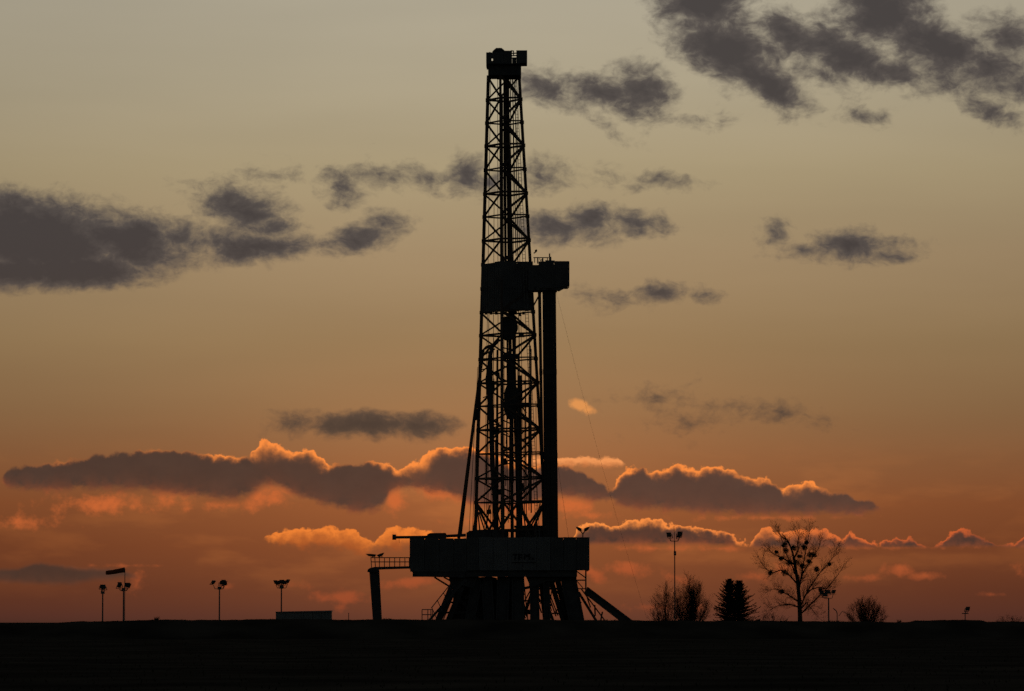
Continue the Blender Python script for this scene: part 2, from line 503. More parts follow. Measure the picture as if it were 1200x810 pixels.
MT = dict(
    mast=mat('mast_paint', (0.075, 0.05, 0.042), (0.12, 0.085, 0.07), 1.5, 0.75),
    steel=mat('dark_steel', (0.05, 0.05, 0.055), (0.085, 0.085, 0.09), 2.0, 0.7),
    panel=mat('wind_wall_sheet', (0.098, 0.097, 0.1), (0.138, 0.136, 0.14), 0.7, 0.75),
    panel2=mat('floor_wall_sheet', (0.155, 0.154, 0.16), (0.196, 0.195, 0.202), 0.6, 0.75),
    cable=mat('wire_rope', (0.06, 0.06, 0.06), (0.1, 0.1, 0.1), 5.0, 0.7),
    pipe=mat('drill_pipe_steel', (0.045, 0.04, 0.04), (0.085, 0.07, 0.062), 2.0, 0.65),
    galv=mat('galvanised_pole', (0.12, 0.12, 0.12), (0.18, 0.18, 0.18), 2.0, 0.6),
    lamp=mat('lamp_housing', (0.05, 0.05, 0.05), (0.08, 0.08, 0.08), 4.0, 0.6),
    lens=mat('lamp_glass', (0.1, 0.1, 0.1), (0.16, 0.16, 0.16), 4.0, 0.25),
    sock=mat('windsock_cloth', (0.22, 0.05, 0.02), (0.3, 0.08, 0.03), 3.0, 0.9),
    cabin=mat('cabin_sheet', (0.2, 0.21, 0.21), (0.26, 0.27, 0.27), 0.8, 0.7),
    mark=mat('lettering_paint', (0.012, 0.012, 0.014), (0.02, 0.02, 0.022), 2.0, 0.7),
    soil=mat('dark_soil', (0.035, 0.03, 0.023), (0.085, 0.072, 0.054), 0.22, 1.0, 0.0, 0.6, 10.0, 0.0),
    grass=mat('dry_grass', (0.035, 0.032, 0.018), (0.07, 0.062, 0.034), 0.6, 1.0, spec=0.0),
    bark=mat('tree_bark', (0.03, 0.024, 0.018), (0.055, 0.044, 0.034), 2.5, 0.95, spec=0.05),
    twig=mat('bare_twigs', (0.032, 0.022, 0.017), (0.05, 0.036, 0.028), 0.8, 0.95, spec=0.05),
    needle=mat('spruce_needles', (0.012, 0.02, 0.01), (0.026, 0.038, 0.018), 0.9, 0.9, spec=0.1),
    leaf=mat('mistletoe_leaves', (0.03, 0.045, 0.014), (0.05, 0.065, 0.022), 2.0, 0.85),
)


def link(o, parent=None):
    COL.objects.link(o)
    if parent is not None: o.parent = parent
    return o


def mesh(name, verts, faces, m, smooth=False):
    me = bpy.data.meshes.new(name); me.from_pydata([tuple(v) for v in verts], [], faces)
    me.materials.append(MT[m] if isinstance(m, str) else m)
    if smooth:
        me.polygons.foreach_set('use_smooth', [True] * len(me.polygons))
    me.update()
    return me


def tag(o, label, cat, group=None, kind=None):
    o['label'] = label; o['category'] = cat
    if group: o['group'] = group
    if kind: o['kind'] = kind
    return o


def thing(name, label, cat, loc, group=None):
    o = bpy.data.objects.new(name, None); o.empty_display_size = 0.5
    o.location = loc
    link(o); tag(o, label, cat, group)
    return o


class G:
    """collects solid pieces of ONE part"""
    def __init__(self): self.v, self.f = [], []

    def add(self, v, f):
        k = len(self.v); self.v += [Vector(p) for p in v]; self.f += [tuple(i + k for i in q) for q in f]
        return self

    def box(self, lo, hi):
        x0, y0, z0 = lo; x1, y1, z1 = hi
        return self.add([(x0, y0, z0), (x1, y0, z0), (x1, y1, z0), (x0, y1, z0), (x0, y0, z1), (x1, y0, z1), (x1, y1, z1), (x0, y1, z1)],
                        [(3, 2, 1, 0), (4, 5, 6, 7), (0, 1, 5, 4), (1, 2, 6, 5), (2, 3, 7, 6), (3, 0, 4, 7)])

    def prism(self, poly, y0, y1):
        """an outline in x, z carried from y0 to y1"""
        n = len(poly)
        v = [(x, y0, z) for x, z in poly] + [(x, y1, z) for x, z in poly]
        f = [tuple(range(n)), tuple(range(2 * n - 1, n - 1, -1))] + [(i, i + n, (i + 1) % n + n, (i + 1) % n) for i in range(n)]
        return self.add(v, f)

    def bar(self, p, q, w, h=None, n=4, w2=None):
        """a strut from p to q, n-sided"""
        p, q = Vector(p), Vector(q); d = q - p
        if d.length < 1e-6: return self
        h = w if h is None else h; k2 = 1.0 if w2 is None else w2 / w
        d.normalize()
        ref = Vector((0, 0, 1)) if abs(d.z) < 0.95 else Vector((0, 1, 0))
        s = d.cross(ref).normalized(); t = d.cross(s).normalized()
        v = []
        for c, k in ((p, 1.0), (q, k2)):
            for i in range(n):
                a = 2 * pi * (i + 0.5) / n
                r = 0.7071 if n == 4 else 0.5
                v.append(c + s * (cos(a) * w * r * k) + t * (sin(a) * h * r * k))
        f = [tuple(range(n - 1, -1, -1)), tuple(range(n, 2 * n))] + [(i, (i + 1) % n, (i + 1) % n + n, i + n) for i in range(n)]
        return self.add(v, f)

    def path(self, pts, w, n=6, ws=None):
        for i in range(len(pts) - 1):
            a = w if ws is None else ws[i]; b = w if ws is None else ws[i + 1]
            self.bar(pts[i], pts[i + 1], a, None, n, b)
        return self

    def disc(self, c, axis, r, th, n=16):
        c = Vector(c); a = Vector(axis).normalized()
        return self.bar(c - a * th / 2, c + a * th / 2, 2 * r, None, n)

    def sheet(self, p, q, z0, z1, ribs=6, depth=0.05, z1b=None, z0b=None):
        """ribbed sheet standing on the line p-q, from z0 up to z1"""
        p, q = Vector((p[0], p[1], 0)), Vector((q[0], q[1], 0)); d = q - p; L = d.length; d.normalize()
        nrm = Vector((d.y, -d.x, 0))
        z1b = z1 if z1b is None else z1b; z0b = z0 if z0b is None else z0b
        prof = []
        st = L / ribs
        for i in range(ribs):
            prof += [(i * st, 0), (i * st + st * .35, 0), (i * st + st * .5, depth), (i * st + st * .85, depth)]
        prof.append((L, 0))
        out, back = [], []
        for s, dd in prof:
            k = s / L
            b = p + d * s + nrm * dd; c = p + d * s - nrm * 0.03
            out.append((b, z0 + (z0b - z0) * k, z1 + (z1b - z1) * k)); back.append((c, z0 + (z0b - z0) * k, z1 + (z1b - z1) * k))
        n = len(prof); v = []
        for b, za, zb in out: v += [(b.x, b.y, za), (b.x, b.y, zb)]
        for b, za, zb in back: v += [(b.x, b.y, za), (b.x, b.y, zb)]
        f = []
        for i in range(n - 1):
            f.append((2 * i, 2 * i + 2, 2 * i + 3, 2 * i + 1))
            f.append((2 * n + 2 * i + 1, 2 * n + 2 * i + 3, 2 * n + 2 * i + 2, 2 * n + 2 * i))
            f.append((2 * i + 1, 2 * i + 3, 2 * n + 2 * i + 3, 2 * n + 2 * i + 1))
            f.append((2 * n + 2 * i, 2 * n + 2 * i + 2, 2 * i + 2, 2 * i))
        f.append((1, 2 * n + 1, 2 * n, 0)); f.append((2 * n - 2, 4 * n - 2, 4 * n - 1, 2 * n - 1))
        return self.add(v, f)

    def obj(self, name, m, parent=None, origin=None, smooth=False):
        """world-space pieces -> one object; origin is the parent's world position"""
        o0 = world_loc(parent) if origin is None else Vector(origin)
        me = mesh(name, [v - o0 for v in self.v], self.f, m, smooth)
        return link(bpy.data.objects.new(name, me), parent)


def world_loc(o):
    l = Vector((0, 0, 0))
    while o is not None:
        l += Vector(o.location); o = o.parent
    return l


_unit = {}


def unit(n, m):
    """shared strut of length 1 and width 1"""
    if (n, m) not in _unit:
        g = G().bar((0, 0, 0), (0, 0, 1), 1.0, None, n)
        _unit[(n, m)] = mesh('strut', g.v, g.f, m)
    return _unit[(n, m)]


def strut(name, parent, p, q, w, m='mast', n=4, h=None):
    """one member as an object of its own that shares its mesh with its like"""
    p, q = Vector(p), Vector(q); d = q - p
    o = bpy.data.objects.new(name, unit(n, m))
    link(o, parent)
    o.location = p - world_loc(parent)
    o.rotation_mode = 'QUATERNION'
    o.rotation_quaternion = d.to_track_quat('Z', 'Y')
    o.scale = (w, w if h is None else h, d.length)
    return o


def copy_tree(o, parent=None):
    c = o.copy(); COL.objects.link(c); c.parent = parent
    for ch in o.children: copy_tree(ch, c)
    return c


# ================================================================ ground
PAD = -1.0          # level of the drilling pad behind the earth bund
from mathutils import noise as mnoise
CREST = [(-400, 733), (0, 731.3), (60, 730.8), (95, 728.6), (180, 727), (205, 727), (300, 726.2), (480, 726.2), (560, 726.5), (680, 726.8), (760, 727.6), (900, 728.2),
         (1050, 729.2), (1064, 729), (1072, 727.4), (1150, 727.2), (1154, 729.2), (1200, 729), (1600, 730)]
BUND_Y = -62.0


def crest_z(x):
    u = 600 + x / ((BUND_Y - EYE.y) * 0.0002)
    for (a, ya), (b, yb) in zip(CREST, CREST[1:]):
        if a <= u <= b:
            y = ya + (yb - ya) * (u - a) / (b - a)
            return EYE.z + (729.5 - y) * 0.0002 * (BUND_Y - EYE.y)
    return EYE.z - 0.2


def ground_z(x, y):
    n = mnoise.noise(Vector((x * 0.03, y * 0.03, 1.7)))
    if y < -400: base = -1.3
    elif y < -100:
        base = -1.3 + 0.5 * ((y + 400) / 300.0)
    else: base = -0.8
    z = base + n * 0.12
    if y > -100:
        k = max(0.0, min(1.0, (y + 100) / 60.0)); z = z * (1 - k) + PAD * k
    d = abs(y - BUND_Y)
    if d < 9:
        c = crest_z(x) + 0.07 * mnoise.noise(Vector((x * 0.35, 3.3, 0))) + 0.045 * mnoise.noise(Vector((x * 1.6, 8.1, y * .5)))
        k = 0.5 + 0.5 * cos(pi * max(0.0, d - 0.8) / 8.2)
        z = z * (1 - k) + c * k
    return z


def grid(xs, ys):
    v = [(x, y, ground_z(x, y)) for y in ys for x in xs]
    n = len(xs)
    f = [(j * n + i, j * n + i + 1, (j + 1) * n + i + 1, (j + 1) * n + i) for j in range(len(ys) - 1) for i in range(n - 1)]
    return v, f


xs = [-30000, -8000, -2500, -800, -400, -200, -120, -80] + [-60 + i * 0.5 for i in range(241)] + [80, 120, 200, 400, 800, 2500, 8000, 30000]
ys = [-6000, -2000, -900, -600, -500, -450, -420, -400, -385] + [-370 + i * 5 for i in range(56)] + [-92, -86, -80] + [-74 + i * 0.75 for i in range(33)] + [-46, -40, -30, -10, 10, 40, 80, 140, 220, 400, 800, 2000, 6000, 15000, 30000]
v, f = grid(xs, ys)
gr = link(bpy.data.objects.new('ground', mesh('ground', v, f, 'soil', True)))
gr['kind'] = 'structure'

# rough grass on the field and along the top of the bund
gv, gf = [], []
rg = random.Random(4)
for i in range(15000):
    if i < 9000:
        x = rg.uniform(-58, 58); y = BUND_Y + rg.gauss(0, 2.4)
        hgt = rg.uniform(0.02, 0.085) * (0.8 + 3.4 * max(0.0, mnoise.noise(Vector((x * 0.45, 0, 2))) - 0.12))
    else:
        y = rg.uniform(-310, -75); x = rg.uniform(-1, 1) * (y + 400) * 0.13
        hgt = rg.uniform(0.03, 0.12)
    z = ground_z(x, y) - 0.02
    for b in range(2):
        a = rg.uniform(0, 2 * pi); lean = rg.uniform(0.1, 0.6) * hgt; w = rg.uniform(0.012, 0.03)
        k = len(gv)
        gv += [(x - w * sin(a), y + w * cos(a), z), (x + w * sin(a), y - w * cos(a), z), (x + cos(a) * lean, y + sin(a) * lean, z + hgt)]
        gf.append((k, k + 1, k + 2))
go_ = link(bpy.data.objects.new('grass', mesh('grass', gv, gf, 'grass')))
tag(go_, 'short rough grass and stubble over the dark field and earth bund', 'grass', kind='stuff')

# ================================================================ drilling rig: substructure
def zz(y, Y=0.0): return at(600, y, Y).z
def xx(x, Y=0.0): return at(x, 405, Y).x


FL = zz(633)                       # drill floor level
rig = thing('rig_substructure', 'wide walled drill floor on slanting steel legs carrying the derrick mast', 'rig base', (0, 0, PAD))
YF, YB = -5.6, 5.6
X0, X1 = xx(481, YF), xx(690, YF)
ZT = zz(631, YF)
# deck and the beams below it
G().box((X0 + .1, YF + .1, FL - .35), (X1 - .1, YB - .1, FL - .05)).obj('deck', 'steel', rig)
for y in (YF + .5, -1.8, 1.8, YB - .5):
    g = G(); zb = zz(676, y)
    g.box((xx(484, y), y - .25, zb + .1), (xx(676, y), y + .25, FL - .352))
    g.box((xx(484, y), y - .4, zb), (xx(676, y), y + .4, zb + .098))
    g.obj('floor_beam', 'steel', rig)
# rounded lower left corner of the floor box
G().prism([(xx(481.5, YF), zz(664, YF)), (xx(481.5, YF), zz(669, YF)), (xx(490, YF), zz(675.5, YF)), (xx(545, YF), zz(677, YF)), (xx(545, YF), zz(664, YF))],
          YF + .03, YF + 2.0).obj('corner_plate', 'steel', rig)
# wind wall: ribbed sheets
edges = [481, 498, 515, 532, 547, 561, 578, 595, 612, 629, 645, 660, 675, 690]
for a, b in zip(edges, edges[1:]):
    m = 'panel2' if 560 < (a + b) / 2 < 646 else 'panel'
    top = ZT + (0.12 if a >= 660 else (0.1 if a >= 545 else 0.0)) + random.uniform(-.02, .02)
    bot = zz(670 if a < 545 else 668.5, YF)
    xa, xb = xx(a, YF) + .015, xx(b, YF) - .015
    G().sheet((xa, YF), (xb, YF), bot, top, 4, .045).obj('wall_panel', m, rig)
for a, b in zip(edges, edges[1:]):
    G().sheet((xx(b, YB) - .015, YB), (xx(a, YB) + .015, YB), zz(668, YB), ZT, 4, .045).obj('wall_panel', 'panel', rig)
n = 7
for i in range(n):
    ya = YF + .05 + (YB - YF - .1) * i / n; yb = YF + .05 + (YB - YF - .1) * (i + 1) / n - .02
    G().sheet((X0, yb), (X0, ya), zz(668), ZT, 4, .045).obj('wall_panel', 'panel', rig)
    G().sheet((X1, ya), (X1, yb), zz(669), ZT + .1, 4, .045).obj('wall_panel', 'panel', rig)
G().box((xx(653, YF), YF - .05, zz(629.8, YF)), (X1 + .05, YF + .02, zz(631, YF))).obj('top_rail', 'steel', rig)
# dark lettering on the pale part of the wall (too dim to read)
g = G()
for x0, x1, y0, y1 in ((601, 606, 649, 650.6), (603, 604.4, 650.6, 656), (607, 609, 649, 656), (609, 612, 649.5, 651), (609, 612, 652.4, 654), (614, 615.6, 649, 656), (615.6, 620, 650, 652.5), (619, 621, 649, 656), (623, 625.4, 653.5, 656), (600, 628, 659, 659.9)):
    g.box((xx(x0, YF), YF - .062, zz(y1, YF)), (xx(x1, YF), YF - .047, zz(y0, YF)))
g.obj('lettering', 'mark', rig)


def column(name, a, b, w, Y, h=.5, m='steel'):
    """slanting flanged leg between two surveyed points, web and two flanges"""
    p, q = at(a[0], a[1], Y), at(b[0], b[1], Y)
    q.z = PAD - .05 if b[1] > 726 else q.z
    if b[1] > 726: q.x += (at(b[0], b[1], Y).x - at(a[0], a[1], Y).x) * (0.12)
    px = .08 * w / 2
    g = G()
    d = (q - p).normalized(); s = Vector((d.z, 0, -d.x))
    for k in (-1, 1):
        g.bar(p + s * (px * k * .86), q + s * (px * k * .86), .12, h)
    g.bar(p, q, px * 1.72 - .12, .08)
    return g.obj(name, m, rig)


for (a, b, w, Y) in [
    ((540, 676), (514, 728), 13, -4.6), ((550, 676), (533, 728), 9, 4.4), ((560, 676), (548, 728), 12, -4.6), ((576, 676), (562, 728), 14, 4.4), ((570, 676), (574, 728), 13, -4.6),
    ((590, 676), (588, 728), 15, -4.6), ((596, 676), (603, 728), 14, 4.4), ((607, 676), (607, 728), 15, -4.6), ((626, 676), (627, 728), 11, -4.6),
    ((634, 676), (641, 728), 6, 4.4), ((640, 676), (642, 728), 7, -4.6), ((664, 667), (678, 728), 19, -4.6), ((644, 676), (664, 728), 5, 4.4), ((652, 674), (668, 728), 6, 4.4)]:
    column('leg', a, b, w, Y)
for (a, b, Y, w) in [((509, 676.5), (531, 690), -4.4, .16), ((520, 676.5), (534, 684), -4.4, .14), ((545, 700), (612, 700), -4.2, .3), ((534, 690), (516, 727), -5.3, .3), ((537, 700), (560, 727), -4.2, .26), ((541, 684), (527, 727), 2.0, .3), ((553, 684), (541, 727), 1.0, .34), ((648, 684), (660, 727), -2.0, .3), ((625, 690), (612, 727), 2.0, .3), ((655, 684), (674, 727), 1.0, .3), ((632, 684), (648, 727), 1.5, .26), ((527, 706), (546, 706), -4.2, .16), ((518, 718), (548, 718), -4.2, .18), ((612, 690), (650, 682), -4.2, .25),
                     ((628, 690), (672, 690), 3.9, .2), ((612, 704), (634, 704), 3.9, .14), ((646, 719), (668, 719), 3.9, .14), ((612, 716), (628, 716), 3.9, .14), ((634, 700), (646, 684), 3.9, .18),
                     ((548, 727), (575, 678), 3.9, .25), ((575, 727), (548, 690), 3.9, .25), ((590, 727), (612, 690), 3.9, .25), ((620, 686), (660, 679), 3.9, .3), ((640, 683), (660, 700), 3.9, .2)]:
    strut('brace', rig, at(*a, Y), at(*b, Y), w, 'steel')
rb = random.Random(17)
for i in range(22):
    xa = rb.uniform(606, 668); Y = rb.uniform(-3.5, 3.5); dxx = rb.uniform(4, 16) * rb.choice((-1, 1, 1))
    strut('brace', rig, at(xa, rb.uniform(678, 700), Y), at(xa + dxx, rb.uniform(706, 728), Y), rb.uniform(.07, .15), 'steel')
# plated box frames deep under the floor
for (xa, xb, ya, Y0, Y1) in ((549, 577, 681, .8, 3.0), (578, 602, 679, 1.4, 3.4), (560, 596, 693, -3.4, -1.0)):
    g = G().box((xx(xa), Y0, PAD), (xx(xb), Y1, zz(ya)))
    for i in range(5):
        x_ = xx(xa) + (xx(xb) - xx(xa)) * (i + .5) / 5
        g.box((x_ - .06, Y0 - .09, PAD), (x_ + .06, Y0 - .003, zz(ya) - .05))
    g.obj('box_frame', 'steel', rig)
G().prism([(xx(540), zz(678)), (xx(531), zz(700)), (xx(527), PAD), (xx(556), PAD), (xx(556), zz(678))], 2.4, 2.7).obj('side_plate', 'steel', rig)
G().prism([(xx(527), zz(676.5)), (xx(529), zz(686)), (xx(533), zz(692)), (xx(541), zz(686)), (xx(556), zz(690)), (xx(560), zz(676.5))], -4.95, -4.88).obj('gusset', 'steel', rig)
G().prism([(xx(616), zz(676.5)), (xx(622), zz(690)), (xx(630), zz(686)), (xx(640), zz(682)), (xx(655), zz(680)), (xx(660), zz(676.5))], -4.95, -4.88).obj('gusset', 'steel', rig)
# open frame under the right corner
for (a, b, w) in [((675, 668), (675, 690), .1), ((686.5, 667), (686.5, 693), .14), ((675, 680), (687, 680), .12), ((675, 669), (686, 677), .1), ((675, 690), (687, 690), .1), ((676, 681), (683, 689), .08)]:
    strut('frame_bar', rig, at(*a, -5.0), at(*b, -5.0), w, 'steel')
# lamp pair on the right corner post
g = G().bar(at(683, 631, YF + .3), at(683, 625, YF + .3), .1)
g.bar(at(683, 626, YF + .3), at(679.5, 621, YF + .3), .09).bar(at(683, 626, YF + .3), at(686.5, 621, YF + .3), .09)
lp = g.obj('lamp_post', 'galv', rig)
for sx in (-1, 1):
    c = at(683 + sx * 4.0, 619.5, YF + .3)
    g = G().prism([(c.x - sx * .2, c.z - .34), (c.x + sx * .16, c.z - .14), (c.x + sx * .34, c.z + .16), (c.x + sx * .1, c.z + .14), (c.x - sx * .2, c.z + .0)], YF + .1, YF + .55)
    g.obj('lamp_head', 'lamp', lp, origin=(0, 0, PAD))

# blowout preventer stack standing over the well
bop = thing('blowout_preventer', 'stout stack of dark valves over the well beneath the drill floor', 'well valve', (xx(606), .3, PAD))
cx = xx(606)
for name, z0, z1, r in (('spool', PAD, PAD + 1.0, .45), ('ram', PAD + 1.0, PAD + 1.9, .75), ('ram', PAD + 1.95, PAD + 2.8, .75), ('annular', PAD + 2.85, PAD + 4.1, .62), ('bell_nipple', PAD + 4.1, zz(677, 0) - .02, .3)):
    g = G().bar((cx, .3, z0), (cx, .3, z1), 2 * r, None, 14)
    g.bar((cx, .3, z1 - .12), (cx, .3, z1 - .01), 2 * r + .25, None, 14)
    if name == 'ram': g.bar((cx - 1.35, .3, (z0 + z1) / 2), (cx + 1.35, .3, (z0 + z1) / 2), .45, None, 10)
    g.obj(name, 'steel', bop)

# machinery on the floor, its top just above the wind wall
dw = thing('drawworks', 'low dark hoisting winch housing behind the wall at the mast foot', 'winch', (xx(572), 0, FL))
G().prism([(xx(547), FL - .05), (xx(547), zz(625)), (xx(551), zz(622.5)), (xx(592), zz(622)), (xx(596), zz(625)), (xx(596), FL - .05)], -2.2, .6).obj('housing', 'steel', dw)
for x in (558, 570, 583):
    g = G().disc((xx(x), -2.5, zz(627.5)), (0, 1, 0), .5, .5); g.obj('drum', 'steel', dw)
dh = thing('driller_cabin', 'boxy dark cabin on the drill floor beside the racked pipe', 'cabin', (xx(620), 2.5, FL))
G().box((xx(604), 1.6, FL - .05), (xx(640), 4.4, zz(617.5))).obj('wall', 'panel', dh)
G().box((xx(602.5), 1.4, zz(617.4)), (xx(641), 4.6, zz(615.6))).obj('roof', 'steel', dh)
for x in (608, 617, 626):
    G().box((xx(x), 1.565, zz(628)), (xx(x + 6), 1.598, zz(621))).obj('window', 'lens', dh)
for x in (606, 612, 618, 624, 630, 636):
    strut('roof_rail', dh, (xx(x), 1.5, zz(615.6)), (xx(x), 1.5, zz(613.6)), .06, 'steel')

# ================================================================ derrick mast
def leg_x(k, y):
    L = 572.0 - (y - 100) * 0.0286; R = 609.0 + (y - 100) * 0.0592
    c, h = (L + R) / 2, (R - L) / 2
    return {'L': (c - h, .22 * h), 'R': (c + h, -.22 * h), 'N': (c - .22 * h, -h), 'F': (c + .22 * h, h)}[k]


def cor(k, y, out=0.0):
    x, dep = leg_x(k, y)
    Y = dep * .08
    p = at(x, y, 0.0)
    p.y = Y; p.x = p.x * (Y + 400) / 400.0 if False else p.x
    if out:
        cxm = (at(leg_x('L', y)[0], y).x + at(leg_x('R', y)[0], y).x) / 2
        d = Vector((p.x - cxm, p.y, 0)).normalized(); p += d * out
    return p


mast = thing('derrick_mast', 'tall tapering lattice drilling mast rising from the drill floor', 'derrick', (xx(597), 0, FL))
for k in 'LNRF':
    strut('leg', mast, cor(k, 632.5), cor(k, 88), .25 if k in 'LR' else .22, 'mast')
LV = [90, 117, 144, 171, 199, 227, 254, 282, 310, 338, 366, 393, 421, 449, 476, 504, 532, 561, 589, 622]
for i, y in enumerate(LV[1:]):
    for a, b in ('LN', 'NR', 'RF', 'FL'):
        w = .13 if i % 2 else .17
        strut('girt', mast, cor(a, y), cor(b, y - (2.0 if (a, b) in (('N', 'R'),) else 0)), w, 'mast')
for i, (y0, y1) in enumerate(zip(LV, LV[1:])):
    odd = i % 2
    if i == len(LV) - 2:
        for a, b in ('LN', 'NR', 'RF', 'FL'):
            m = (cor(a, y1) + cor(b, y1)) / 2
            strut('brace', mast, cor(a, y0), m, .16, 'mast'); strut('brace', mast, cor(b, y0), m, .16, 'mast')
        continue
    def dg(a, b, w):
        strut('brace', mast, cor(a, y0 + 1), cor(b, y1 - 1), w, 'mast')
    if odd:
        dg('R', 'N', .19); dg('R', 'F', .15); dg('N', 'L', .14); dg('L', 'F', .13)
    else:
        dg('N', 'R', .19); dg('F', 'R', .15); dg('L', 'N', .14); dg('F', 'L', .13)
    if i in (0, 8, 9):
        dg('R', 'N', .13); dg('L', 'N', .12)
# gusset plates where the bracing meets the outer legs
for y in LV[1:-1]:
    for k in 'LR':
        c = cor(k, y)
        G().box((c.x - .2, c.y - .17, c.z - .16), (c.x + .2, c.y + .17, c.z + .16)).obj('gusset', 'mast', mast)

# guide beams, drilling lines and hoses in the middle of the mast
for (xa, ya, xb, yb, Y, w) in [(587.6, 112, 588.6, 632, -.5, .3), (594.0, 92, 600.5, 632, .5, .3)]:
    strut('guide_beam', mast, at(xa, ya, Y), at(xb, yb, Y), w, 'mast')
strut('guide_beam', mast, at(591, 92, .2), at(592.5, 306, .2), .2, 'mast')
strut('guide_beam', mast, at(609.5, 440, 1.2), at(610, 632, 1.2), .34, 'mast')
for y in list(range(300, 620, 16)):
    strut('guide_tie', mast, at(588.2, y, -.4), at(594.5 + (y - 92) * .012, y + 5, .4), .1, 'mast')
G().box(tuple(at(619.6, 590, -1.4)), tuple(at(623, 473, -1.0))).obj('side_column', 'mast', mast)
G().box(tuple(at(605, 476.5, -1.3)), tuple(at(622.8, 472, -1.1))).obj('side_beam', 'mast', mast)
for (a, b) in [((609.5, 484), (619.6, 494)), ((619.6, 500), (609.5, 510)), ((609.5, 512), (619.6, 524)), ((619.6, 528), (609.5, 540)), ((609.5, 545), (621, 562)), ((621, 566), (610, 582)), ((611, 476), (617, 484))]:
    strut('brace', mast, at(*a, -1.2), at(*b, -1.2), .13, 'mast')
strut('side_beam', mast, at(605, 588, -1.2), at(637, 588, -1.2), .2, 'mast')
strut('brace', mast, at(608, 590, -1.2), at(622.5, 616, -1.2), .16, 'mast'); strut('brace', mast, at(637, 590, -1.2), at(622.5, 616, -1.2), .16, 'mast')
strut('brace', mast, at(606, 590, -1.5), at(589, 616, -1.5), .2, 'mast')
for j, (xa, xb, w) in enumerate([(596.4, 597, .07), (598.6, 599.5, .05), (601, 602, .05), (590.2, 591, .06), (583.2, 584, .05)]):
    strut('drilling_line', mast, at(xa, 93, -.2 + .1 * j), at(xb, 372 if j < 3 else 628, -.2 + .1 * j), w, 'cable', 6)
for (xa, ya, xb, yb, w) in [(575, 93, 567.5, 628, .05), (603.5, 93, 612, 628, .08), (606, 130, 615, 628, .05), (579, 240, 577, 628, .05), (600.6, 93, 604.8, 300, .09),
                            (573, 366, 570, 628, .06), (582, 470, 579, 628, .06), (614, 470, 615.5, 628, .05), (597, 500, 601, 628, .06), (603, 500, 606, 628, .08), (628, 470, 629.5, 628, .05)]:
    strut('service_line', mast, at(xa, ya, .4), at(xb, yb, .4), w, 'cable', 6)
rm = random.Random(9)
for i in range(26):
    xa = rm.uniform(566, 628); ya = rm.uniform(395, 520); yb = rm.uniform(560, 629)
    Y = rm.uniform(-1.5, 1.8)
    strut('service_line', mast, at(xa, ya, Y), at(xa + rm.uniform(-2.0, 2.0), yb, Y), rm.uniform(.05, .14), 'cable', 6)
for i in range(14):
    xa = rm.uniform(563, 590); ya = rm.uniform(400, 590); Y = rm.uniform(.2, 1.8)
    strut('pipe_bracket', mast, at(xa, ya, Y), at(xa + rm.uniform(5, 13), ya + rm.uniform(-7, 7), Y), rm.uniform(.08, .16), 'mast')
for (x, y, w, hh) in ((577, 452, .5, .9), (584, 440, .35, .6), (580, 507, .45, .5), (607, 505, .5, .5), (592, 541, .4, .7), (583, 577, .7, .6), (612, 571, .45, .8), (573, 600, .5, .5)):
    c = at(x, y, .3)
    G().prism([(c.x - w / 2, c.z - hh / 2), (c.x + w / 2, c.z - hh / 2 + .08), (c.x + w / 2 - .06, c.z + hh / 2), (c.x - w / 2 + .05, c.z + hh / 2 - .06)], .1, .6).obj('mast_fitting', 'steel', mast)
# standpipe and mud hose: the dark bundle left of the block
G().path([at(x, y, -.9) for x, y in ((586, 398), (582, 402), (577, 407), (574.5, 416), (574, 430), (573, 445), (574.5, 470), (576, 500), (577, 545), (579, 575), (581, 628))], .34, 8,
         [.2, .24, .32, .44, .55, .75, .62, .5, .5, .45, .4]).obj('mud_hose', 'steel', mast)
G().path([at(x, y, -.5) for x, y in ((586, 399), (578, 404), (570, 406), (565.5, 411), (563, 424))], .16, 8).obj('mud_hose', 'steel', mast)
G().path([at(x, y, .8) for x, y in ((583, 410), (582.5, 480), (583, 632))], .22, 8).obj('standpipe', 'steel', mast)
for (a, b) in [((563, 412), (578, 404)), ((563, 418), (580, 409)), ((562, 421), (584, 420))]:
    strut('hose_support', mast, at(*a, -.4), at(*b, -.4), .14, 'mast')
g = G()
c = at(559.3, 486, 0); g.box((c.x - .2, c.y - .9, c.z - .55), (c.x + .16, c.y - .3, c.z + .5)); g.obj('junction_box', 'steel', mast)
# raising leg and the stays beside it
strut('raising_leg', mast, at(566.2, 410, -1.0), at(537.5, 631, -1.0), .32, 'mast', 8)
strut('raising_leg', mast, at(566.2, 410, 2.2), at(540.5, 628, 2.2), .12, 'mast', 8)
strut('stay', mast, at(560, 430, .5), at(549.5, 628, .5), .05, 'cable', 6)
strut('stay', mast, at(560, 470, 1.0), at(553.5, 628, 1.0), .05, 'cable', 6)
for (a, b) in [((559, 592), (553.5, 628)), ((559, 592), (563, 628)), ((561, 600), (570, 628)), ((574, 592), (568, 628)), ((580, 590), (590, 628)), ((612, 590), (606, 628)), ((612, 590), (617, 628)), ((633, 590), (626, 628))]:
    strut('foot_brace', mast, at(*a, -1.6), at(*b, -1.6), .13, 'mast')

# ladder up the right side
g = G()
pa, pb = at(602.2, 95, -1.6), at(628.6, 632, -1.6)
qa, qb = at(605.4, 95, -1.6), at(632.4, 632, -1.6)
g.bar(pa, pb, .05).bar(qa, qb, .05)
nr = 130
for i in range(nr):
    t = (i + .5) / nr
    g.bar(pa.lerp(pb, t), qa.lerp(qb, t), .035)
g.obj('ladder', 'galv', mast)
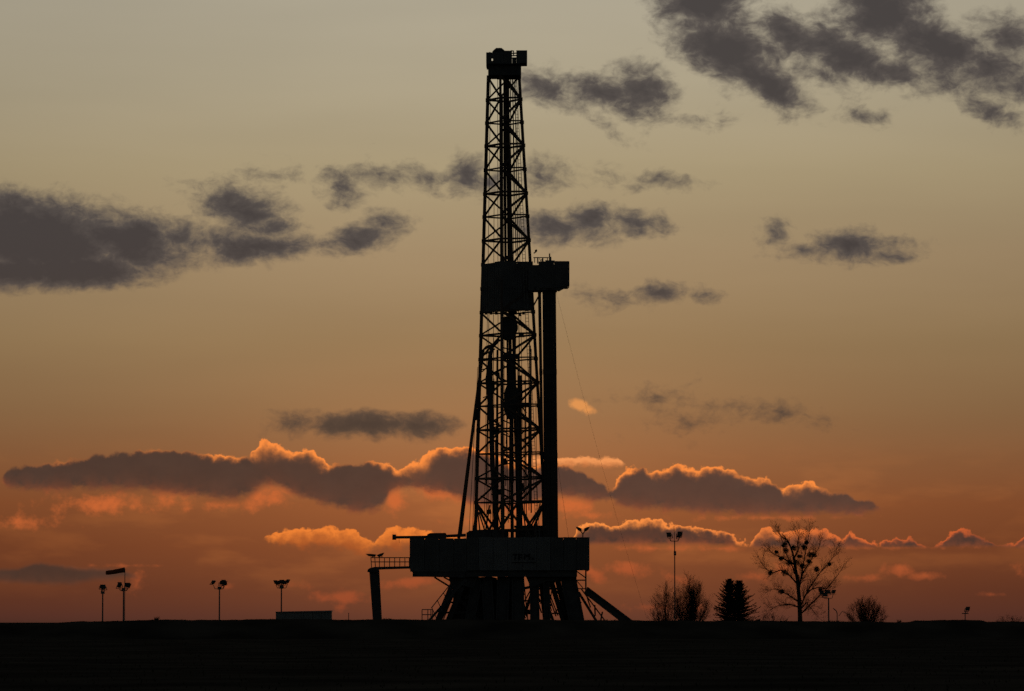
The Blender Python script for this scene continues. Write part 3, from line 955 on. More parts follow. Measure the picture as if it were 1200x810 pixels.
# lamps and boxes hung inside the right face
for x, y, w, hh in [(611, 393.5, .55, .3), (615, 449, .35, .28), (609.5, 369, .28, .24), (608, 283.5, .5, .16), (597.5, 123, .2, .5), (607, 172, .5, .18)]:
    c = at(x, y, -1.5)
    G().prism([(c.x - w / 2, c.z - hh / 2), (c.x + w / 2, c.z - hh / 2), (c.x + w / 2 - .05, c.z + hh / 2), (c.x - w / 2 + .05, c.z + hh / 2)], -1.7, -1.4).obj('mast_lamp', 'lamp', mast)
c = at(625.5, 297, -1.4)
G().bar(c, at(629, 294.5, -1.4), .1).prism([(xx(626.6), zz(297.5)), (xx(629.5), zz(295.6)), (xx(629.2), zz(294)), (xx(626.8), zz(294.6))], -1.6, -1.2).obj('mast_lamp', 'lamp', mast)

# ---- crown block
cr = G().box((xx(572.0), -1.6, zz(90.4)), (xx(610.8), 1.6, zz(78.6))).obj('crown_block', 'steel', mast)
W0 = (0, 0, 0)
def sub(g, name, m, part): return g.obj(name, m, part, origin=world_loc(mast))
sub(G().box((xx(570.2), -2.0, zz(78.5)), (xx(609.4), 2.0, zz(77.4))), 'deck', 'steel', cr)
sub(G().sheet((xx(570.2), -2.0), (xx(576), -2.0), zz(77.4), zz(64.8), 2, .04), 'guard_panel', 'panel', cr)
sub(G().sheet((xx(578), -2.0), (xx(590), -2.0), zz(77.4), zz(64.8), 3, .04), 'guard_panel', 'panel', cr)
sub(G().box((xx(575.9), -2.02, zz(72)), (xx(578.1), -1.9, zz(64.9))), 'guard_panel', 'panel', cr)
sub(G().box((xx(575.9), -2.02, zz(77.4)), (xx(578.1), -1.9, zz(74.6))), 'guard_panel', 'panel', cr)
sub(G().sheet((xx(590.2), -2.0), (xx(600), -2.0), zz(77.4), zz(62.8), 3, .04), 'guard_panel', 'panel', cr)
sub(G().sheet((xx(600.2), -2.0), (xx(605), -2.0), zz(77.4), zz(70.6), 2, .04), 'guard_panel', 'panel', cr)
for y in (62.6, 65.4, 68.2):
    sub(G().bar(at(600, y, -2.0), at(605.2, y - .2, -2.0), .1), 'rail', 'steel', cr)
sub(G().sheet((xx(599), 2.0), (xx(577.5), 2.0), zz(77.4), zz(64.8), 5, .04), 'guard_panel', 'panel', cr)
sub(G().sheet((xx(570.2), 1.98), (xx(570.2), -1.98), zz(77.4), zz(64.8), 6, .04), 'guard_panel', 'panel', cr)
sub(G().prism([(xx(605.1), zz(77.2)), (xx(605.1), zz(62.2)), (xx(617.8), zz(62.2)), (xx(617.8), zz(76.8))], -1.9, .6), 'lift_box', 'panel', cr)
pr = [(xx(575.5), zz(65)), (xx(577), zz(63))]
for i in range(9):
    a = pi - pi * i / 8
    pr.append((xx(584.6 + 8.2 * cos(a)), zz(64.8 - 7.4 * sin(a) - (.6 if i % 2 else 0))))
pr += [(xx(594), zz(64.5))]
sub(G().prism(pr, -.7, .7), 'sheave_guard', 'steel', cr)
for Y in (-.35, 0, .35):
    sub(G().disc((xx(585), Y, zz(66.5)), (0, 1, 0), .56, .14, 18), 'sheave', 'steel', cr)
for x, y in ((574, 61.0), (585.3, 56.2), (599.2, 59.0), (601.8, 59.8), (606, 60.4), (609, 61), (571, 62.5), (590.5, 60.4)):
    sub(G().bar(at(x, 66, 0), at(x, y, 0), .1), 'post', 'steel', cr)
sub(G().bar(at(599, 59.8, 0), at(602, 59.8, 0), .09), 'rail', 'steel', cr)
sub(G().box((xx(582.5), -.5, zz(92.6)), (xx(605), .5, zz(90.42))), 'sheave_beam', 'steel', cr)
sub(G().box((xx(577), -.6, zz(91.8)), (xx(582.4), .2, zz(90.42))), 'sheave_beam', 'steel', cr)

# ---- racking platform with its wind walls
pts = {k: cor(k, 338, .12) for k in 'LNRF'}
pl_g = G()
z0 = zz(341)
pl_g.add([(pts[k].x, pts[k].y, z0) for k in 'LNRF'] + [(pts[k].x, pts[k].y, z0 + .12) for k in 'LNRF'], [(3, 2, 1, 0), (4, 5, 6, 7), (0, 1, 5, 4), (1, 2, 6, 5), (2, 3, 7, 6), (3, 0, 4, 7)])
plat = pl_g.obj('racking_platform', 'steel', mast)
for (a, b, nn) in (('L', 'N', 3), ('N', 'R', 4), ('R', 'F', 3), ('F', 'L', 4)):
    for i in range(nn):
        t0, t1 = i / nn + .004, (i + 1) / nn - .004
        pa_, pb_ = pts[a].lerp(pts[b], t0), pts[a].lerp(pts[b], t1)
        # the wall tops and feet step a little from sheet to sheet
        tp = zz(309.6) + .22 * max(0, (pa_.x - pts['L'].x)) / (pts['R'].x - pts['L'].x) + random.uniform(-.03, .03)
        bt = zz(366.0) + .28 * max(0, (pa_.x - pts['L'].x)) / (pts['R'].x - pts['L'].x) + random.uniform(-.03, .03)
        sub(G().sheet((pa_.x, pa_.y), (pb_.x, pb_.y), bt, tp, 3, .05), 'wall_panel', 'panel', plat)
for x in (568, 574, 580, 586, 603, 612):
    sub(G().box((xx(x), -.3, zz(368.6)), (xx(x + 3), .3, zz(365.5))), 'bracket', 'steel', plat)
# finger board reaching out to the right
fx0, fx1 = xx(631), xx(666.5)
fy0, fy1 = -1.9, 1.9
sub(G().box((xx(625), fy0 + .1, zz(341)), (xx(653), fy1 - .1, zz(339.4))), 'finger_board', 'steel', plat)
sub(G().sheet((xx(619), fy0), (xx(640), fy0), zz(342), zz(312.6), 3, .05), 'wall_panel', 'panel', plat)
sub(G().sheet((xx(631), fy0 - .1), (xx(649), fy0 - .1), zz(339.6), zz(308.6), 4, .05), 'wall_panel', 'panel', plat)
sub(G().sheet((xx(649.2), fy0 - .1), (xx(666.3), fy0 - .1), zz(339.6), zz(308.2), 4, .05, None, zz(336.4)), 'wall_panel', 'panel', plat)
for i in range(3):
    ya = fy0 + (fy1 - fy0) * i / 3; yb = fy0 + (fy1 - fy0) * (i + 1) / 3 - .02
    sub(G().sheet((fx1, ya), (fx1, yb), zz(336), zz(308.2), 3, .05), 'wall_panel', 'panel', plat)
sub(G().sheet((xx(666), fy1), (xx(649), fy1), zz(337), zz(308.4), 4, .05), 'wall_panel', 'panel', plat)
sub(G().sheet((xx(648.6), fy1), (xx(631), fy1), zz(340), zz(308.4), 4, .05), 'wall_panel', 'panel', plat)
sub(G().prism([(xx(640), zz(339)), (xx(655), zz(342.6)), (xx(666), zz(336.6)), (xx(666), zz(334))], fy0 - .05, fy0 + 1.0), 'corner_plate', 'panel', plat)
sub(G().prism([(xx(624.4), zz(338)), (xx(624.4), zz(342.2)), (xx(631), zz(341.4)), (xx(652), zz(342)), (xx(652), zz(338))], fy0 - .02, fy0 + .5), 'sill_beam', 'steel', plat)
for i in range(5):
    sub(G().box((xx(633), -1.5 + i * .7, zz(339.3)), (xx(650), -1.42 + i * .7, zz(338.3))), 'finger', 'steel', plat)
for (a, b, w) in [((625, 302), (643, 302), .08), ((626.5, 308), (626.5, 302), .07), ((630.2, 309), (630.2, 301.4), .12), ((636, 309), (636, 301.6), .13), ((641.5, 309), (641.5, 302), .07), ((634.5, 304), (637.5, 308), .12),
                  ((644.2, 309), (644, 297.2), .13), ((645.6, 309), (645.4, 301), .12), ((639, 306.5), (650, 306.8), .22), ((632, 303), (634.5, 307), .06)]:
    sub(G().bar(at(*a, -1.5), at(*b, -1.5), w), 'rail', 'galv', plat)
sub(G().bar(at(625.4, 358, -1.2), at(633, 344, -1.2), .14), 'strut', 'mast', plat)

# ---- travelling block and top drive hang in the mast
tb = thing('travelling_block', 'dark pulley block hanging inside the mast just below the platform', 'pulley block', (at(597, 398, -.2).x, -.2, zz(398)))
G().prism([(xx(588.6), zz(396)), (xx(588.4), zz(376)), (xx(590.5), zz(371.5)), (xx(602), zz(371)), (xx(605), zz(375)), (xx(606.3), zz(385)), (xx(604.5), zz(394)), (xx(602), zz(398)), (xx(592), zz(399))], -.6, .2).obj('side_plate', 'steel', tb)
for i in range(4):
    G().disc((xx(597.2), -.5 + i * .22, zz(384)), (0, 1, 0), .8, .12, 18).obj('sheave', 'steel', tb)
for i in range(4):
    strut('hoist_rope', tb, at(590.5 + i * 3.4, 372, -.2), at(590.0 + i * 2.6, 93, -.2), .045, 'cable', 6)
td = thing('top_drive', 'bulky dark drive motor hanging low inside the lattice mast', 'drive motor', (at(598.5, 495, -.2).x, -.2, zz(495)))
G().prism([(xx(596), zz(420)), (xx(601), zz(420)), (xx(602.5), zz(448)), (xx(606.5), zz(456)), (xx(608), zz(466)), (xx(607), zz(478)), (xx(604.5), zz(488)), (xx(601), zz(492)), (xx(595), zz(491)), (xx(591.5), zz(484)), (xx(590.2), zz(470)), (xx(591.5), zz(458)), (xx(595.5), zz(448))], -.7, .4).obj('motor_housing', 'steel', td)
G().path([at(594.6, 399, -.2), at(594.8, 448, -.2)], .2, 8).obj('link', 'steel', td)
G().path([at(603.4, 396, -.2), at(602.6, 450, -.2)], .26, 8).obj('link', 'steel', td)
G().box((xx(590.5), -.5, zz(421)), (xx(607.5), .2, zz(415))).obj('hook_beam', 'steel', td)
G().path([at(598.5, 490, -.2), at(598.5, 500, -.2), at(599, 560, -.2), at(599.5, 632, -.2)], .2, 8).obj('drill_stem', 'pipe', td)
for xa, xb in ((594.5, 593), (603.5, 606)):
    G().path([at(xa, 489, -.3), at(xb, 520, -.3)], .1, 6).obj('bail', 'steel', td)

# ---- racked stands of drill pipe
def pipe_mesh():
    g = G()
    L = (at(640, 338) - at(643, 631)).length
    g.bar((0, 0, 0), (0, 0, L), .13, None, 7)
    for k in range(1, 3): g.bar((0, 0, L * k / 3 - .25), (0, 0, L * k / 3 + .25), .17, None, 7)
    g.bar((0, 0, L - .5), (0, 0, L), .17, None, 7)
    return mesh('drill_pipe', g.v, g.f, 'pipe')


pm = pipe_mesh()
rp = random.Random(3)
spots = []
for r in range(5):
    for c_ in range(10):
        spots.append((638.6 + c_ * 1.62, 636.6 + c_ * 1.55, -1.3 + r * .55))
for (a, b, Y) in ((637.0, 631.4, -1.2), (637.6, 633.2, -.6), (636.2, 631.0, .2), (637.4, 632.6, .8)): spots.append((a, b, Y))
for (xb, xt, Y) in spots:
    p = at(xb + rp.uniform(-.3, .3), 632.4, Y); q = at(xt + rp.uniform(-.25, .25), 338, Y)
    o = link(bpy.data.objects.new('drill_pipe', pm)); o.location = p; o.rotation_mode = 'QUATERNION'
    o.rotation_quaternion = (q - p).to_track_quat('Z', 'Y'); o.scale = (1, 1, (q - p).length / (at(640, 338) - at(643, 631)).length)
    tag(o, 'long dark drill pipe racked upright against the finger board beside the mast', 'drill pipe', 'stands of drill pipe racked beside the mast')

# ---- stays to the ground
def wire(name, pts, w, label):
    o = thing(name, label, 'cable', pts[-1])
    G().path(pts, w, 5).obj('wire', 'cable', o)
    return o


def sag(a, b, s, n=10):
    return [a.lerp(b, i / n) - Vector((0, 0, s * 4 * (i / n) * (1 - i / n))) for i in range(n + 1)]


e = at(765, 727, -14.0); e.z = PAD
wire('guy_wire', sag(at(651.5, 341, -1.5), e, .9), .014, 'thin slack wire running from the racking platform down to the ground')
wire('tag_line', sag(at(653, 540, -2), at(666.5, 631, -2), .05, 4), .022, 'short thin line beside the racked pipe above the drill floor corner')

# ---- pole boom lying across the left end of the floor
bm = thing('pole_boom', 'horizontal dark boom pole sticking out left over the drill floor', 'boom', at(503, 632, -3))
Yb = -3.0
G().path([at(460, 629.8, Yb), at(463, 629.8, Yb), at(463.1, 629.8, Yb), at(505, 629.4, Yb), at(546, 627.2, Yb)], .2, 8, [.24, .34, .27, .29, .3]).obj('pole', 'steel', bm)
G().disc(at(462, 629.6, Yb), (1, 0, 0), .25, .35, 10).obj('end_cap', 'steel', bm)
G().prism([(xx(499), zz(633)), (xx(502), zz(627)), (xx(505), zz(625.6)), (xx(523), zz(625.4)), (xx(525), zz(629)), (xx(523), zz(632.5))], Yb - .25, Yb + .25).obj('clamp', 'steel', bm)
G().path([at(467.5, 630, Yb), at(468, 636, Yb)], .035, 5).obj('hook_line', 'cable', bm)

# ---- walkway on a leaning box column, left of the floor
Yw = -3.0
wk = thing('walkway', 'narrow railed walkway on a thick leaning column left of the drill floor', 'walkway', (xx(442, Yw), Yw, PAD))
cl = G()
for (xa, xb, y) in ((432.6, 444.4, 668), (437.2, 447.6, 727)):
    pass
p0, p1, q0, q1 = at(432.8, 668.5, Yw), at(444.4, 668.5, Yw), at(438.6, 740, Yw), at(448.6, 740, Yw)
cl.prism([(p0.x, p0.z), (q0.x, PAD), (q1.x, PAD), (p1.x, p1.z)], Yw - .45, Yw + .45).obj('column', 'steel', wk)
G().prism([(xx(432.6), zz(671)), (xx(433), zz(668)), (xx(436), zz(666)), (xx(441), zz(665)), (xx(482), zz(664.2)), (xx(482), zz(666.8)), (xx(446), zz(668)), (xx(444.5), zz(671))], Yw - .6, Yw + .6).obj('deck', 'steel', wk)
for k, Y in enumerate((Yw - .55, Yw + .55)):
    for y in (653.6, 658.6):
        strut('handrail', wk, at(434.5 + (0 if y < 655 else .8), y, Y), at(481, y, Y), .085, 'galv', 6)
    for x in (435.4, 440, 444.6, 450.5, 456.5, 462.5, 468.5, 474.5, 479.6):
        strut('rail_post', wk, at(x, 665, Y), at(x - (.8 if x < 441 else 0), 653.4, Y), .075, 'galv', 6)
for (xa, xb, ya, yb) in ((430.6, 442.8, 649.8, 650.6), (443.2, 452, 651.4, 648.4)):
    G().prism([(xx(xa), zz(ya)), (xx(xa + 3), zz(ya + 2.6)), (xx(xb - 1.5), zz(yb + 2.9)), (xx(xb), zz(yb)), (xx((xa + xb) / 2), zz((ya + yb) / 2 - .3))], Yw - .8, Yw - .3).obj('lamp_head', 'lamp', wk)
    strut('lamp_bracket', wk, at((xa + xb) / 2, 651.5, Yw - .55), at((xa + xb) / 2, 654, Yw - .55), .08, 'galv', 6)

# ---- stairs up to the floor, left
Ys = -6.6
st = thing('stairway', 'steep railed steel stairs climbing left side of the rig base', 'stairs', (xx(512, Ys), Ys, PAD))
A, B = at(503, 727, Ys), at(546, 679, Ys)
for Y in (Ys - .5, Ys + .5):
    a, b = A.copy(), B.copy(); a.y = b.y = Y
    strut('stringer', st, a, b, .2, 'steel')
    a2 = at(505.5, 712.6, Y); b2 = at(527, 685.6, Y)
    strut('handrail', st, a2, b2, .09, 'galv', 6)
    for t in (0.02, .33, .66, .98):
        q = a2.lerp(b2, t); strut('rail_post', st, q, Vector((q.x + .45, Y, q.z - 1.0)), .07, 'galv', 6)
    for (pa_, pb_) in (((494.6, 714.4), (507, 714.4)), ((494.6, 720.4), (506, 720.4)), ((494.6, 714.4), (494.6, 727)), ((501.4, 714.4), (501.4, 727)), ((505, 714.4), (505, 727)), ((507, 714), (506.6, 727))):
        strut('rail_post', st, at(*pa_, Y), at(*pb_, Y), .08, 'galv', 6)
for i in range(17):
    p = A.lerp(B, (i + .5) / 17)
    G().box((p.x - .14, Ys - .48, p.z - .02), (p.x + .14, Ys + .48, p.z + .03)).obj('tread', 'steel', st)
G().box((xx(494, Ys), Ys - .6, zz(729, Ys) - .05), (xx(508, Ys), Ys + .6, zz(729, Ys) + .03)).obj('landing', 'steel', st)
for x in (495, 506):
    strut('landing_post', st, (xx(x, Ys), Ys, PAD), (xx(x, Ys), Ys, zz(729, Ys)), .12, 'steel')

# ---- pipe slide, right
Yr = -3.4
sl = thing('pipe_slide', 'broad inclined ramp sloping down right from the rig base to the ground', 'ramp', (xx(738, Yr), Yr, PAD))
def low(x, y):      # carried on below the bund to the pad
    p = at(x, y, Yr); return p
t0, t1 = at(688, 689.5, Yr), at(736, 726, Yr)
k = (PAD - t0.z) / (t1.z - t0.z); te = t0 + (t1 - t0) * k
u0, u1 = at(684, 695, Yr), at(724, 726, Yr)
k = (PAD - u0.z) / (u1.z - u0.z); ue = u0 + (u1 - u0) * k
G().prism([(t0.x, t0.z), (te.x, PAD), (ue.x, PAD), (u0.x, u0.z)], Yr - .8, Yr + .8).obj('chute', 'steel', sl)
for Y in (Yr - .9, Yr + .9):
    strut('side_rail', sl, (t0.x, Y, t0.z + .08), (te.x, Y, PAD + .15), .14, 'steel')
for (a, b, w) in [((678, 694), (702, 733), .24), ((681, 690), (713, 733), .12), ((688, 700), (692, 712), .12), ((697, 709), (697.5, 722), .14), ((706, 717), (704, 727), .14)]:
    strut('support', sl, at(*a, Yr), at(*b, Yr), w, 'steel')

# ================================================================ floodlights, windsock, cabin
def lamp_mesh():
    g = G()
    b = [(-.16, .14, -.14), (.16, .14, -.14), (.16, .14, .14), (-.16, .14, .14)]
    fr = [(-.31, -.12, -.25), (.31, -.12, -.25), (.31, -.12, .25), (-.31, -.12, .25)]
    g.add(b + fr, [(0, 1, 2, 3), (1, 0, 4, 5), (2, 1, 5, 6), (3, 2, 6, 7), (0, 3, 7, 4), (7, 6, 5, 4)])
    g.bar((-.33, 0, 0), (-.33, .05, -.42), .05).bar((.33, 0, 0), (.33, .05, -.42), .05).bar((-.33, .05, -.42), (.33, .05, -.42), .05)
    head = mesh('lamp_head', g.v, g.f, 'lamp')
    l = G().box((-.28, -.135, -.22), (.28, -.122, .22))
    return head, mesh('lens', l.v, l.f, 'lens')


HEAD, LENS = lamp_mesh()


def floodlight(px_, top, Y, heads, label, pole=.14, size=1.0, extra=None, base=None):
    p = at(px_, top, Y); z0 = PAD if base is None else base
    t = thing('floodlight', label, 'floodlight', (p.x, Y, z0), 'floodlights standing round the drilling site')
    sc_ = (Y + 400) * 0.0002
    g = G().bar((p.x, Y, z0), (p.x, Y, p.z), pole, None, 8, pole * .8)
    g.bar((p.x, Y, z0), (p.x, Y, z0 + .06), pole * 2.4, None, 8)
    g.obj('pole', 'galv', t)
    arm = G(); zarm = p.z - .02
    for (dx, dy, yaw, tilt) in heads:
        c = Vector((p.x + dx * sc_, Y, p.z + dy * sc_))
        arm.path([Vector((p.x, Y, zarm)), Vector((p.x + dx * sc_ * .7, Y, zarm)), Vector((c.x, Y, max(zarm, c.z - .35)) if c.z > zarm else (c.x, Y, zarm))], .07, 6)
        o = bpy.data.objects.new('lamp_head', HEAD); link(o, t)
        o.location = c - world_loc(t); o.rotation_euler = (radians(tilt), 0, radians(yaw)); o.scale = (size,) * 3
        l = bpy.data.objects.new('lens', LENS); link(l, o)
    arm.obj('cross_arm', 'galv', t)
    if extra:
        for (x0, y0, x1, y1, w) in extra:
            strut('fitting', t, at(x0, y0, Y), at(x1, y1, Y), w, 'galv', 6)
    return t


floodlight(120.4, 695, 100, [(-.6, 8, 20, 25), (1.4, 7.4, -35, 15)], 'short floodlight mast farthest left, lamps bunched in one clump', .2, 1.0, [(120.4, 696, 120.4, 693, .45), (119, 693, 119.4, 688, .1), (122, 693, 122, 688, .1)])
floodlight(144.8, 692, 105, [(-4.0, 7.6, -50, 15), (-5.4, 6.0, 60, 20), (5.4, 6.2, 50, 28), (4.4, 6.8, 20, 12)], 'floodlight mast directly below the windsock, lamps to both sides', .2, 1.0, [(144.8, 693, 144.8, 689, .45)])
floodlight(257.2, 690, 110, [(-7.4, 8.0, 65, 35), (2.6, 7.4, 30, 20), (5.4, 8.2, -25, 10), (6.0, 7.0, 60, 20)], 'floodlight mast between windsock and low cabin, lamps heavier on its right', .2, 1.0, [(257, 691, 257, 687.5, .42)])
floodlight(329.8, 689, 110, [(-6.6, 7.2, -60, 25), (-3.6, 6.6, -30, 20), (0.2, 7.6, 10, 20), (3.2, 6.8, 35, 18), (7.2, 8.2, 65, 28)], 'floodlight mast over the low cabin with a wide fan of lamps', .2, .95, [(329.8, 690, 329.8, 686, .45)])
floodlight(790.6, 634, 20, [(-6.0, 7.6, -40, 15), (5.6, 8.6, 25, 10), (5.0, 6.6, 60, 15)], 'tallest floodlight mast, thin pole topped by an aerial beside bushy trees', .13, .9,
           [(790.6, 636, 789.8, 616.5, .05), (791, 651, 791, 646, .24), (785.6, 634, 785.2, 629, .06), (796, 632, 796, 628, .06)])
floodlight(971, 701, 140, [(-1.0, 7.4, 0, 10), (5.6, 8.0, 45, 25), (-7.6, 6.4, -40, 20), (-4.4, 4.4, 20, 10)], 'floodlight mast half hidden behind the right side of the bare mistletoe tree', .22, 1.0)
floodlight(1131, 719, 60, [(2.6, 6.0, 35, 20)], 'small floodlight at far right with one lamp above a crossbar', .13, .9, [(1127.4, 719, 1135, 719, .1), (1131, 720, 1132.4, 714, .1)])
# small bent lamp post right of the mistletoe tree
t = thing('lamp_post', 'thin bent lamp post between the mistletoe tree and the small bush', 'lamp post', (at(981, 727, 150).x, 150, PAD))
p = at(981, 720, 150); b = Vector((p.x, 150, PAD))
G().path([b, at(981, 719, 150), at(980, 716, 150), at(976.5, 713, 150)], .12, 6).obj('pole', 'galv', t)
G().path([at(983, 722, 150), at(987, 716.5, 150), at(992, 719, 150)], .07, 6).obj('arm', 'galv', t)

# windsock
ws = thing('windsock', 'dark cloth windsock blowing left on a thin pole above a floodlight', 'windsock', (at(146.4, 727, 90).x, 90, PAD))
p = at(146.4, 666.5, 90)
G().bar(Vector((p.x, 90, PAD)), p, .09, None, 6).obj('pole', 'galv', ws)
a, b = at(145.4, 668.0, 90), at(124.6, 671.4, 90)
ring, fc = [], []
N, K = 14, 9
for j in range(K):
    t = j / (K - 1); c = a.lerp(b, t) + Vector((0, (.15 * sin(t * 5)), -.05 * sin(t * pi) * t)); r = (.29 - .05 * t) * (1 + .04 * sin(t * 17))
    for i in range(N):
        an = 2 * pi * i / N
        ring.append(c + Vector((.05 * cos(an), r * cos(an), r * sin(an))))
for j in range(K - 1):
    for i in range(N): fc.append((j * N + i, j * N + (i + 1) % N, (j + 1) * N + (i + 1) % N, (j + 1) * N + i))
G().add(ring, fc).obj('sock', 'sock', ws, smooth=True)
g = G()
for i in range(N):
    g.bar(ring[i], ring[(i + 1) % N], .05)
g.bar(p, a, .05); g.obj('hoop', 'galv', ws)

# site cabin behind the bund
Yc = 60.0
cb = thing('site_cabin', 'low flat roofed site cabin standing behind the earth bund', 'cabin', (at(355, 727, Yc).x, Yc, PAD))
c0, c1 = at(323.6, 717.6, Yc), at(387.6, 717.6, Yc)
nn = 6
for i in range(nn):
    xa = c0.x + (c1.x - c0.x) * i / nn + .01; xb = c0.x + (c1.x - c0.x) * (i + 1) / nn - .01
    G().sheet((xa, Yc), (xb, Yc), PAD + .1, c0.z, 3, .04).obj('wall_panel', 'cabin', cb)
G().sheet((c1.x, Yc + 2.4), (c0.x, Yc + 2.4), PAD + .1, c0.z, 14, .04).obj('wall_panel', 'cabin', cb)
G().sheet((c1.x, Yc + .02), (c1.x, Yc + 2.38), PAD + .1, c0.z, 6, .04).obj('wall_panel', 'cabin', cb)
G().sheet((c0.x, Yc + 2.38), (c0.x, Yc + .02), PAD + .1, c0.z, 6, .04).obj('wall_panel', 'cabin', cb)
za, zb = at(323, 716.9, Yc).z, at(388, 715.5, Yc).z
G().prism([(c0.x - .08, c0.z), (c0.x - .08, za), (c1.x + .08, zb), (c1.x + .08, c0.z)], Yc - .12, Yc + 2.5).obj('roof', 'cabin', cb)
G().box((c0.x + .1, Yc + .1, PAD), (c1.x - .1, Yc + 2.3, PAD + .1)).obj('base_frame', 'steel', cb)
# marker stake
mp = thing('marker_stake', 'thin lone stake standing right of the low cabin', 'stake', (at(408.6, 727, 0).x, 0, PAD))
G().bar((mp.location.x, 0, PAD), at(408.6, 718.2, 0), .07, None, 6).obj('shaft', 'galv', mp)

# ================================================================ trees
def twist(d, ang, rng):
    ax = d.cross(Vector((rng.uniform(-1, 1), rng.uniform(-1, 1), rng.uniform(-1, 1))))
    if ax.length < 1e-4: ax = Vector((1, 0, 0))
    return Matrix.Rotation(ang, 3, ax.normalized()) @ d


def limb(g, p, d, L, w, depth, rng, spread=.6, kids=3, up=.12, tips=None, wmin=.02, wander=.12):
    n = max(3, int(4 * L / max(.4, L)))
    pts, ws = [p.copy()], [w]
    for i in range(n):
        d = (twist(d, rng.uniform(-wander, wander) * 2, rng) + Vector((0, 0, up * .4))).normalized()
        p = p + d * (L / n)
        pts.append(p.copy()); ws.append(max(wmin, w * (1 - .62 * (i + 1) / n)))
    g.path(pts, w, 5 if w > .08 else 3, ws)
    if tips is not None and depth <= 1: tips.append(p.copy())
    if depth == 0: return
    for k in range(kids):
        t = .3 + .7 * (k + rng.uniform(.2, .8)) / kids
        i = min(n - 1, int(t * n)); q = pts[i].lerp(pts[i + 1], t * n - i) if i < n else pts[-1]
        dd = twist(d, rng.uniform(.45, 1.1) * spread * (1 if rng.random() < .5 else -1), rng)
        dd = (dd + Vector((0, 0, up))).normalized()
        limb(g, q, dd, L * rng.uniform(.45, .68), max(wmin, ws[min(i, n)] * rng.uniform(.5, .7)), depth - 1, rng, spread, kids, up, tips, wmin, wander)


def finish(g, name, m, parent): return g.obj(name, m, parent)


# --- the bare tree with mistletoe, limbs laid out as they grow
Yt = 200.0
S_ = (Yt + 400) * .0002
bt = thing('bare_tree', 'tall leafless spreading tree hung with dark mistletoe balls', 'tree', (at(938, 727, Yt).x, Yt, PAD))
rng = random.Random(21)
tr = G()
base = Vector((bt.location.x, Yt, PAD))
trunk_pts = [base, at(937.5, 722, Yt), at(936.5, 700, Yt), at(934.5, 680, Yt), at(931.5, 662, Yt), at(929, 648, Yt), at(924.5, 636, Yt), at(917, 626, Yt)]
tr.path(trunk_pts, .5, 8, [.8, .66, .58, .5, .38, .3, .2, .1])
tr.obj('trunk', 'bark', bt)
main = [  # limb outlines: start on the trunk, then on
    [(938, 720), (948, 710), (958, 700), (968, 690), (978, 678), (985, 668)],
    [(937.5, 712), (943, 700), (948, 690), (955, 680), (962, 670), (970, 662), (977, 652), (981, 643)],
    [(936, 695), (938, 680), (940, 668), (942, 655), (945, 640), (947, 630), (948, 619)],
    [(935, 690), (941, 672), (948, 660), (955, 650), (960, 642), (963, 633)],
    [(934, 684), (925, 674), (915, 668), (905, 672), (898, 666), (892, 658)],
    [(936.5, 706), (928, 700), (918, 694), (908, 690), (900, 692)],
    [(931, 662), (922, 657), (912, 652), (904, 648), (899, 643)],
    [(930, 655), (935, 645), (934, 636), (936, 627), (933, 621)],
    [(926, 640), (922, 632), (916, 629), (913, 622)],
    [(937, 712), (925, 708), (912, 710), (902, 715)],
    [(933, 675), (928, 662), (920, 646), (918, 636)],
    [(944, 697), (952, 690), (962, 688), (970, 693)],
    [(937, 716), (945, 706), (950, 712), (960, 724)],
]
tw = G(); tips = []
for lim in main:
    pts = [at(x, y, Yt) for x, y in lim]
    off = rng.uniform(-1, 1)
    for i, p in enumerate(pts): p.y += off * i * .5
    n = len(pts); ws = [max(.045, .23 * (1 - .82 * i / (n - 1))) for i in range(n)]
    tw.path(pts, .2, 5, ws)
    for i in range(1, n):
        d = (pts[i] - pts[i - 1]).normalized()
        for r in range(9):
            q = pts[i - 1].lerp(pts[i], rng.random())
            dd = (twist(d, rng.choice((-1, 1)) * rng.uniform(.35, 1.0), rng) + Vector((0, 0, .25))).normalized()
            limb(tw, q, dd, rng.uniform(.7, 1.8) * (.8 if pts[i].z > 10 else 1), max(.03, ws[i] * .36), 2, rng, .85, 4, .1, tips, .0115)
    limb(tw, pts[-1], d, .8, .04, 2, rng, .8, 3, .12, tips, .015)
tw.obj('crown', 'twig', bt)


def leaf_ball(c, r, rng, n=150, size=.1):
    g = G(); sq = (rng.uniform(.75, 1.25), rng.uniform(.7, 1.1)); lob = Vector((rng.uniform(-.7, .7), 0, rng.uniform(-.6, .6))) * r
    for i in range(n):
        u = Vector((rng.gauss(0, 1), rng.gauss(0, 1), rng.gauss(0, 1))).normalized() * r * rng.random() ** .45
        p = c + Vector((u.x * sq[0], u.y, u.z * sq[1])) + (lob if i % 3 == 0 else Vector((0, 0, 0))); d = Vector((rng.uniform(-1, 1), rng.uniform(-1, 1), rng.uniform(-1, 1))).normalized(); e_ = d.orthogonal().normalized()
        k = len(g.v); s = size * rng.uniform(.7, 1.4)
        g.v += [p - e_ * s * .3, p + e_ * s * .3, p + d * s * 1.6]; g.f.append((k, k + 1, k + 2))
    for i in range(10):
        g.bar(c, c + Vector((rng.gauss(0, 1), rng.gauss(0, 1), rng.gauss(0, 1))).normalized() * r * .9, .02, None, 3)
    return g


